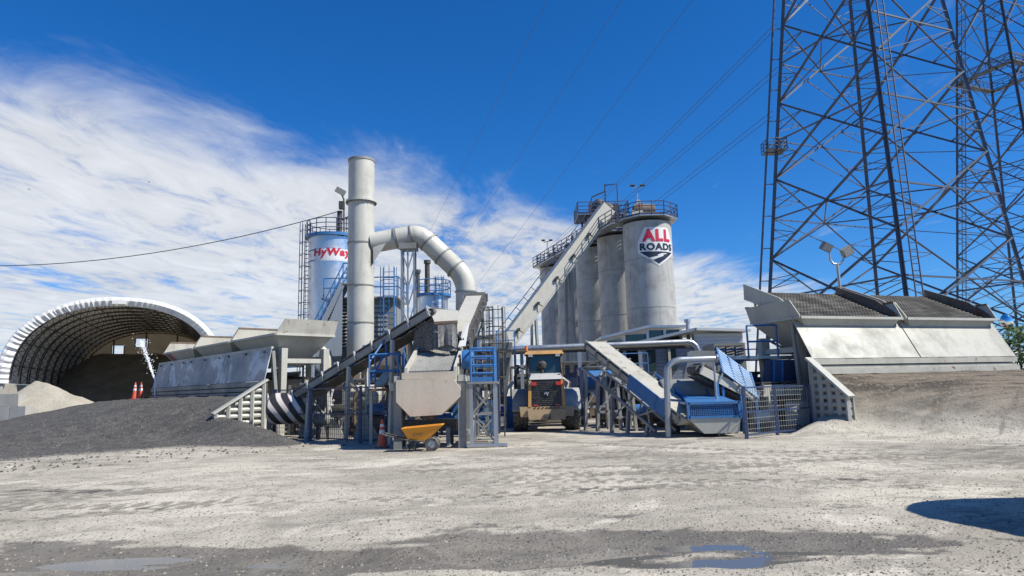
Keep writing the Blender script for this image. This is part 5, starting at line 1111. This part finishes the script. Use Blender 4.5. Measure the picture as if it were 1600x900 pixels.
p = A(66, 594, 46); o = heap('sand_pile', 'sand', '', p.x+2.2, 45.5, lambda x, y: np.clip(3.35-np.sqrt(((x+2.2)*np.where(x > -2.2, .52, 1.0))**2+(y*.9)**2)*.82, 0, 9), 7.5, 5.5); tag(o, 'pale dry sand heap beside the concrete blocks', 'sand')
# spray of water at the shelter mouth
b = MB(); s0, s1 = A(243, 596, 39.8), A(221, 533, 41); rs = random.Random(4)
for k in range(800):
    f = rs.random()**1.1; c = s0.lerp(s1, f); w = .02+.1*f+(.45*f if rs.random() < .2 else 0); c = c+V((rs.gauss(0, w*.55), rs.gauss(0, w*.55), rs.gauss(0, w*.4))); r_ = .008+.016*rs.random()
    b.add([c+V((r_, 0, -r_)), c+V((-r_, r_, -r_)), c+V((-r_, -r_, -r_)), c+V((0, 0, r_))], [(0, 1, 2), (0, 1, 3), (1, 2, 3), (2, 0, 3)])
b.path([s0.lerp(s1, i/12)+V((rs.gauss(0, .015), 0, 0)) for i in range(9)], .014, 5)
b.tube(V((s0.x, s0.y, zt(s0.x, s0.y))), s0, .03); b.build('water_spray', M['drops'], kind='stuff', label='thin white jet of water spraying up at the shelter mouth', cat='water')

# ---------------------------------------------------------------- lattice towers
me_bar = bpy.data.meshes.new('angle_bar'); bm = bmesh.new()
pr = [(-.5, -.5), (.5, -.5), (.5, -.32), (-.32, -.32), (-.32, .5), (-.5, .5)]
va = [bm.verts.new((x, y, 0)) for x, y in pr]; vb = [bm.verts.new((x, y, 1)) for x, y in pr]
for i in range(6): bm.faces.new((va[i], va[(i+1) % 6], vb[(i+1) % 6], vb[i]))
bm.faces.new(va[::-1]); bm.faces.new(vb); bmesh.ops.recalc_face_normals(bm, faces=bm.faces); bm.to_mesh(me_bar); bm.free(); me_bar.materials.append(M['tower'])
def member(t, name, p, q, w):
    d = q-p; o = bpy.data.objects.new(name, me_bar); COL.objects.link(o); o.parent = t
    rot = d.to_track_quat('Z', 'Y').to_matrix().to_4x4(); o.matrix_local = Matrix.Translation(p-t.location) @ rot @ Matrix.Diagonal((w, w, d.length, 1)); return o
def lattice_tower(label, base, half, apex_z, zmax, panel, rot, ladder_leg, fine=True):
    t = thing('power_tower', label, 'pylon', base, 'steel lattice towers behind the bins')
    cs = [V((math.cos(rot+k*math.pi/2), math.sin(rot+k*math.pi/2), 0))*half for k in range(4)]
    P = lambda k, z: base + cs[k % 4]*(1-z/apex_z) + Z*z
    for k in range(4): member(t, 'leg', P(k, -.2), P(k, zmax), .31)
    sec = MB(); lv = [z for z in panel if z < zmax-2]
    for i, (a, c_) in enumerate(zip(lv, lv[1:]+[zmax])):
        mid = (a+c_)/2
        for k in range(4):
            member(t, 'brace', P(k, a), P(k+1, c_), .17); member(t, 'brace', P(k+1, a), P(k, c_), .17)
            member(t, 'horizontal', P(k, mid), P(k+1, mid), .13); sec.beam(P(k, a), P(k+1, mid), .07, .07); sec.beam(P(k, mid), (P(k+1, a)+P(k, c_))/2, .06, .06)
            x0, x1 = P(k, a), P(k+1, c_)
            for fa in (.25, .75):
                for (s_, e_) in ((P(k, a), P(k+1, c_)), (P(k+1, a), P(k, c_))):
                    q = s_.lerp(e_, fa); lk = (k if (s_-P(k, a)).length < .1 else k+1) if fa < .5 else (k+1 if (s_-P(k, a)).length < .1 else k)
                    zz_ = a+(c_-a)*fa
                    sec.beam(q, P(lk, zz_+(.35*(c_-a) if fa < .5 else -.35*(c_-a))*.35), .07, .07); sec.beam(q, P(lk, zz_), .06, .06)
        if i % 2 == 0:
            for k in range(4): sec.beam((P(k, mid)+P(k+1, mid))/2, (P(k+1, mid)+P(k+2, mid))/2, .1, .1)
    s = sec.build('secondary_braces', M['tower'], t, smooth=False, kind='stuff')
    # ladder and cable tray up one leg
    b = MB(); o = (cs[ladder_leg].normalized())*.0+V((.55, -.3, 0))
    for w_ in (0, .55): b.tube(P(ladder_leg, 0)+o+V((w_, 0, 0)), P(ladder_leg, zmax)+o+V((w_, 0, 0)), .06, n=5)
    zz_ = 1
    while zz_ < zmax: b.tube(P(ladder_leg, zz_)+o, P(ladder_leg, zz_)+o+V((.55, 0, 0)), .045, n=4); zz_ += .55
    b.build('cable_ladder', M['tower'], t)
    return t, P
bc, hf0, rt_, AZ_ = V((33.39, 60, 0)), 11.11, -.4, 91.3
LV = [A(1208, v, 63.5).z for v in (650, 530, 405, 281, 165, 47, -75, -200)]
T1, P1_ = lattice_tower('huge dark lattice power tower rising behind the bar screens', bc, hf0, AZ_, 48, LV, rt_, 3)
bc2, hf2, AZ2 = V((72.8, 95, 0)), 10.3, 99.8
LV2 = [A(1495, v, 97.5).z for v in (640, 560, 480, 400, 320, 240, 160, 80, 0, -80)]
T2, P2_ = lattice_tower('second lattice power tower partly hidden behind the first', bc2, hf2, AZ2, 64, LV2, rt_, 2)
b = MB(); zpl = A(1530, 122, 95).z
cs2 = [P2_(k, zpl)-Z*zpl for k in range(4)]
for k in range(4): b.beam(cs2[k]+Z*zpl, cs2[(k+1) % 4]+Z*zpl, 1.0, .12)
b.rail([V((p.x, p.y, zpl)) for p in cs2]+[V((cs2[0].x, cs2[0].y, zpl))], 1.2, 3, .05, .9); b.build('service_platform', M['tower'], T2)
b = MB(); pz = A(1212, 213, 59).z; c = P1_(2, pz)   # small work platform on the left leg
b.box(c+V((-.2, 0, 0)), (1.8, 1.8, .1)); b.rail([c+V((-1.1, -.9, 0)), c+V((.7, -.9, 0)), c+V((.7, .9, 0)), c+V((-1.1, .9, 0)), c+V((-1.1, -.9, 0))], 1.1, 3, .04, .6); b.build('work_platform', M['tower'], T1)
def outer_ladder(P, k, off, zm):
    b = MB(); 
    b.tube(P(k, 0)+off, P(k, zm)+off, .1, n=6); z = 2
    while z < zm: b.tube(P(k, z), P(k, z)+off, .06, n=4); z += 3.1
    return b
outer_ladder(P1_, 2, V((-.95, 0, 0)), 46).build('riser_pipe', M['tower'], T1)
# ---------------------------------------------------------------- wires
def wire(label, p, q, sag, r, group, n=24, cat='cable'):
    pts = []
    for i in range(n+1): f = i/n; pts.append(p.lerp(q, f)-Z*(sag*4*f*(1-f)))
    MB().path(pts, r, 5).build('power_line', M['dark'], label=label, cat=cat, group=group)
for (u0, v0), (u1, v1) in (((880, -50), (636, 425)), ((1003, -50), (676, 440)), ((1118, -50), (700, 500))):
    wire('thin overhead power line '+{880: 'passing nearest the top of the exhaust stack', 1003: 'between two others in open sky', 1118: 'passing nearest the silo tops in open sky'}[u0], A(u0, v0, 75), A(u1, v1, 260), 1.0, .028, 'overhead lines over the plant')
for (u0, v0), (u1, v1) in (((1212, 45), (752, 476)), ((1216, 112), (745, 492)), ((1207, 182), (755, 500))):
    for o in (0, .5): wire({45: 'topmost', 112: 'middle', 182: 'lowest'}[v0]+' pair of thin lines running from the tower leg behind the silos', A(u0, v0, 59)+Z*o, A(u1, v1, 280)+Z*o*2, 2.0, .026, 'overhead lines tied to the tower leg')
wire('sagging black cable from the tank mast across the sky', A(530, 330, 51.5), A(-120, 412, 60), 1.6, .035, None)
for u, v in ((1212, 45), (1216, 112), (1207, 182)): pass

# ---------------------------------------------------------------- right hand details
t = thing('floodlight_pole', 'pole with two floodlights on a curved bracket behind the bar screens', 'lamp', (A(1312, 450, 33).x, 33, 0)); d0 = 33
tp = A(1308, 412, d0); b = MB(); b.tube((tp.x+.15, d0, 0), tp, .09, .07, n=10); b.path([A(1296, 396, d0), A(1297, 406, d0), A(1302, 412, d0), A(1308, 413, d0), A(1314, 412, d0), A(1318, 406, d0), A(1318, 400, d0)], .05, 8); b.build('pole', M['galv'], t)
for (u, v), s in (((1291, 386), 1), ((1323, 393), -1)):
    f_ = MB().box(A(u, v, d0), (.5, .3, .42), M=Matrix.Rotation(R(28*s), 3, 'Y') @ Matrix.Rotation(R(20), 3, 'X')).build('floodlight', M['grey'], t); MB().box(A(u, v, d0)+V((0, -.14, -.06)), (.42, .06, .34), M=Matrix.Rotation(R(28*s), 3, 'Y') @ Matrix.Rotation(R(20), 3, 'X')).build('lens', M['lens'], f_)
p = A(1573, 503, 30.2); t = thing('convex_mirror', 'round convex safety mirror at the end of the sunlit ramp panels', 'mirror', (p.x+.2, 30.5, 0))
b = MB(); k = Matrix.Rotation(R(-20), 3, 'Z'); vs = []; n = 24
for i in range(7):
    a = R(60)*i/6
    for j in range(n): q = k @ V((math.sin(a)*math.cos(2*math.pi*j/n)*.3, -math.cos(a)*.3+.15, math.sin(a)*math.sin(2*math.pi*j/n)*.42)); vs.append(p+q)
b.add(vs, [(i*n+j, i*n+(j+1) % n, (i+1)*n+(j+1) % n, (i+1)*n+j) for i in range(6) for j in range(n)]); b.build('mirror_glass', M['mirror'], t)
b = MB(); b.tube((p.x+.2, 30.5, 0), (p.x+.2, 30.5, p.z+.1), .04); b.tube((p.x+.2, 30.5, p.z), p+V((0, .15, 0)), .03); b.build('post', M['galv'], t)
def bush(x, y, z0, h, w, label, seed):
    rs = random.Random(seed); t = thing('shrub', label, 'shrub', (x, y, z0)); b = MB()
    for k in range(5): a = rs.uniform(0, 6.28); b.path([V((x, y, z0-.1)), V((x+math.cos(a)*w*.2, y+math.sin(a)*w*.2, z0+h*.4)), V((x+math.cos(a)*w*.45, y+math.sin(a)*w*.4, z0+h*.85))], .025, 5)
    b.build('stem', M['rusty'], t); b = MB()
    for k in range(1500):
        a = rs.uniform(0, 6.28); f = rs.random()**.5; zz_ = rs.random(); rr = w*.55*f*math.sqrt(max(.05, 1-(zz_-.45)**2*2.6)); c = V((x+math.cos(a)*rr, y+math.sin(a)*rr, z0+h*zz_)); s_ = .07+.06*rs.random()
        u_ = V((rs.gauss(0, 1), rs.gauss(0, 1), rs.gauss(0, .6))).normalized(); v_ = u_.orthogonal().normalized(); b.add([c-u_*s_, c+v_*s_*.5, c+u_*s_, c-v_*s_*.5], [(0, 1, 2, 3)])
    b.build('leaves', M['leaf'], t, smooth=False)
p = A(1596, 545, 30); bush(p.x+.3, 30, 1.9, 2.0, 2.2, 'green leafy shrub beside the round mirror past the ramp panels', 2)
# made-up tank added outside the view to cast the rounded yard shadow
g1 = G(1545, 806); t = thing('shadow_tank', 'horizontal stand-in tank added out of view to cast a rounded shadow', 'tank', (g1.x+3.2, g1.y-.3, 0)); cx_, cy_ = g1.x+1.95, g1.y-1.0
b = MB(); b.lathe((cx_, cy_, 2.0), [(0, -.3), (.6, -.2), (1.2, 0), (1.5, .4), (1.5, 4.2), (1.2, 4.6), (0, 4.9)], 32, 'X'); b.build('shell', M['white'], t)
for k in (.8, 3.6): MB().box((cx_+k, cy_, .6), (.25, 1.5, 1.25)).build('saddle', M['concrete'], t)
for (u, v), s in (((46, 296), 1), ((233, 285), -1)):
    p = A(u, v, 190); t = thing('bird', 'tiny dark gull gliding in front of the clouds', 'bird', p, 'gulls in the sky'); b = MB(); b.lathe(p, [(0, -.25), (.09, -.1), (.08, .1), (0, .28)], 8, 'X'); b.build('body', M['grey'], t)
    for k in (-1, 1): MB().plate([p+V((-.08, 0, .03)), p+V((.1, 0, .03)), p+V((.05, k*.4, .2)), p+V((-.1, k*.75, .1))], .015).build('wing', M['grey'], t)
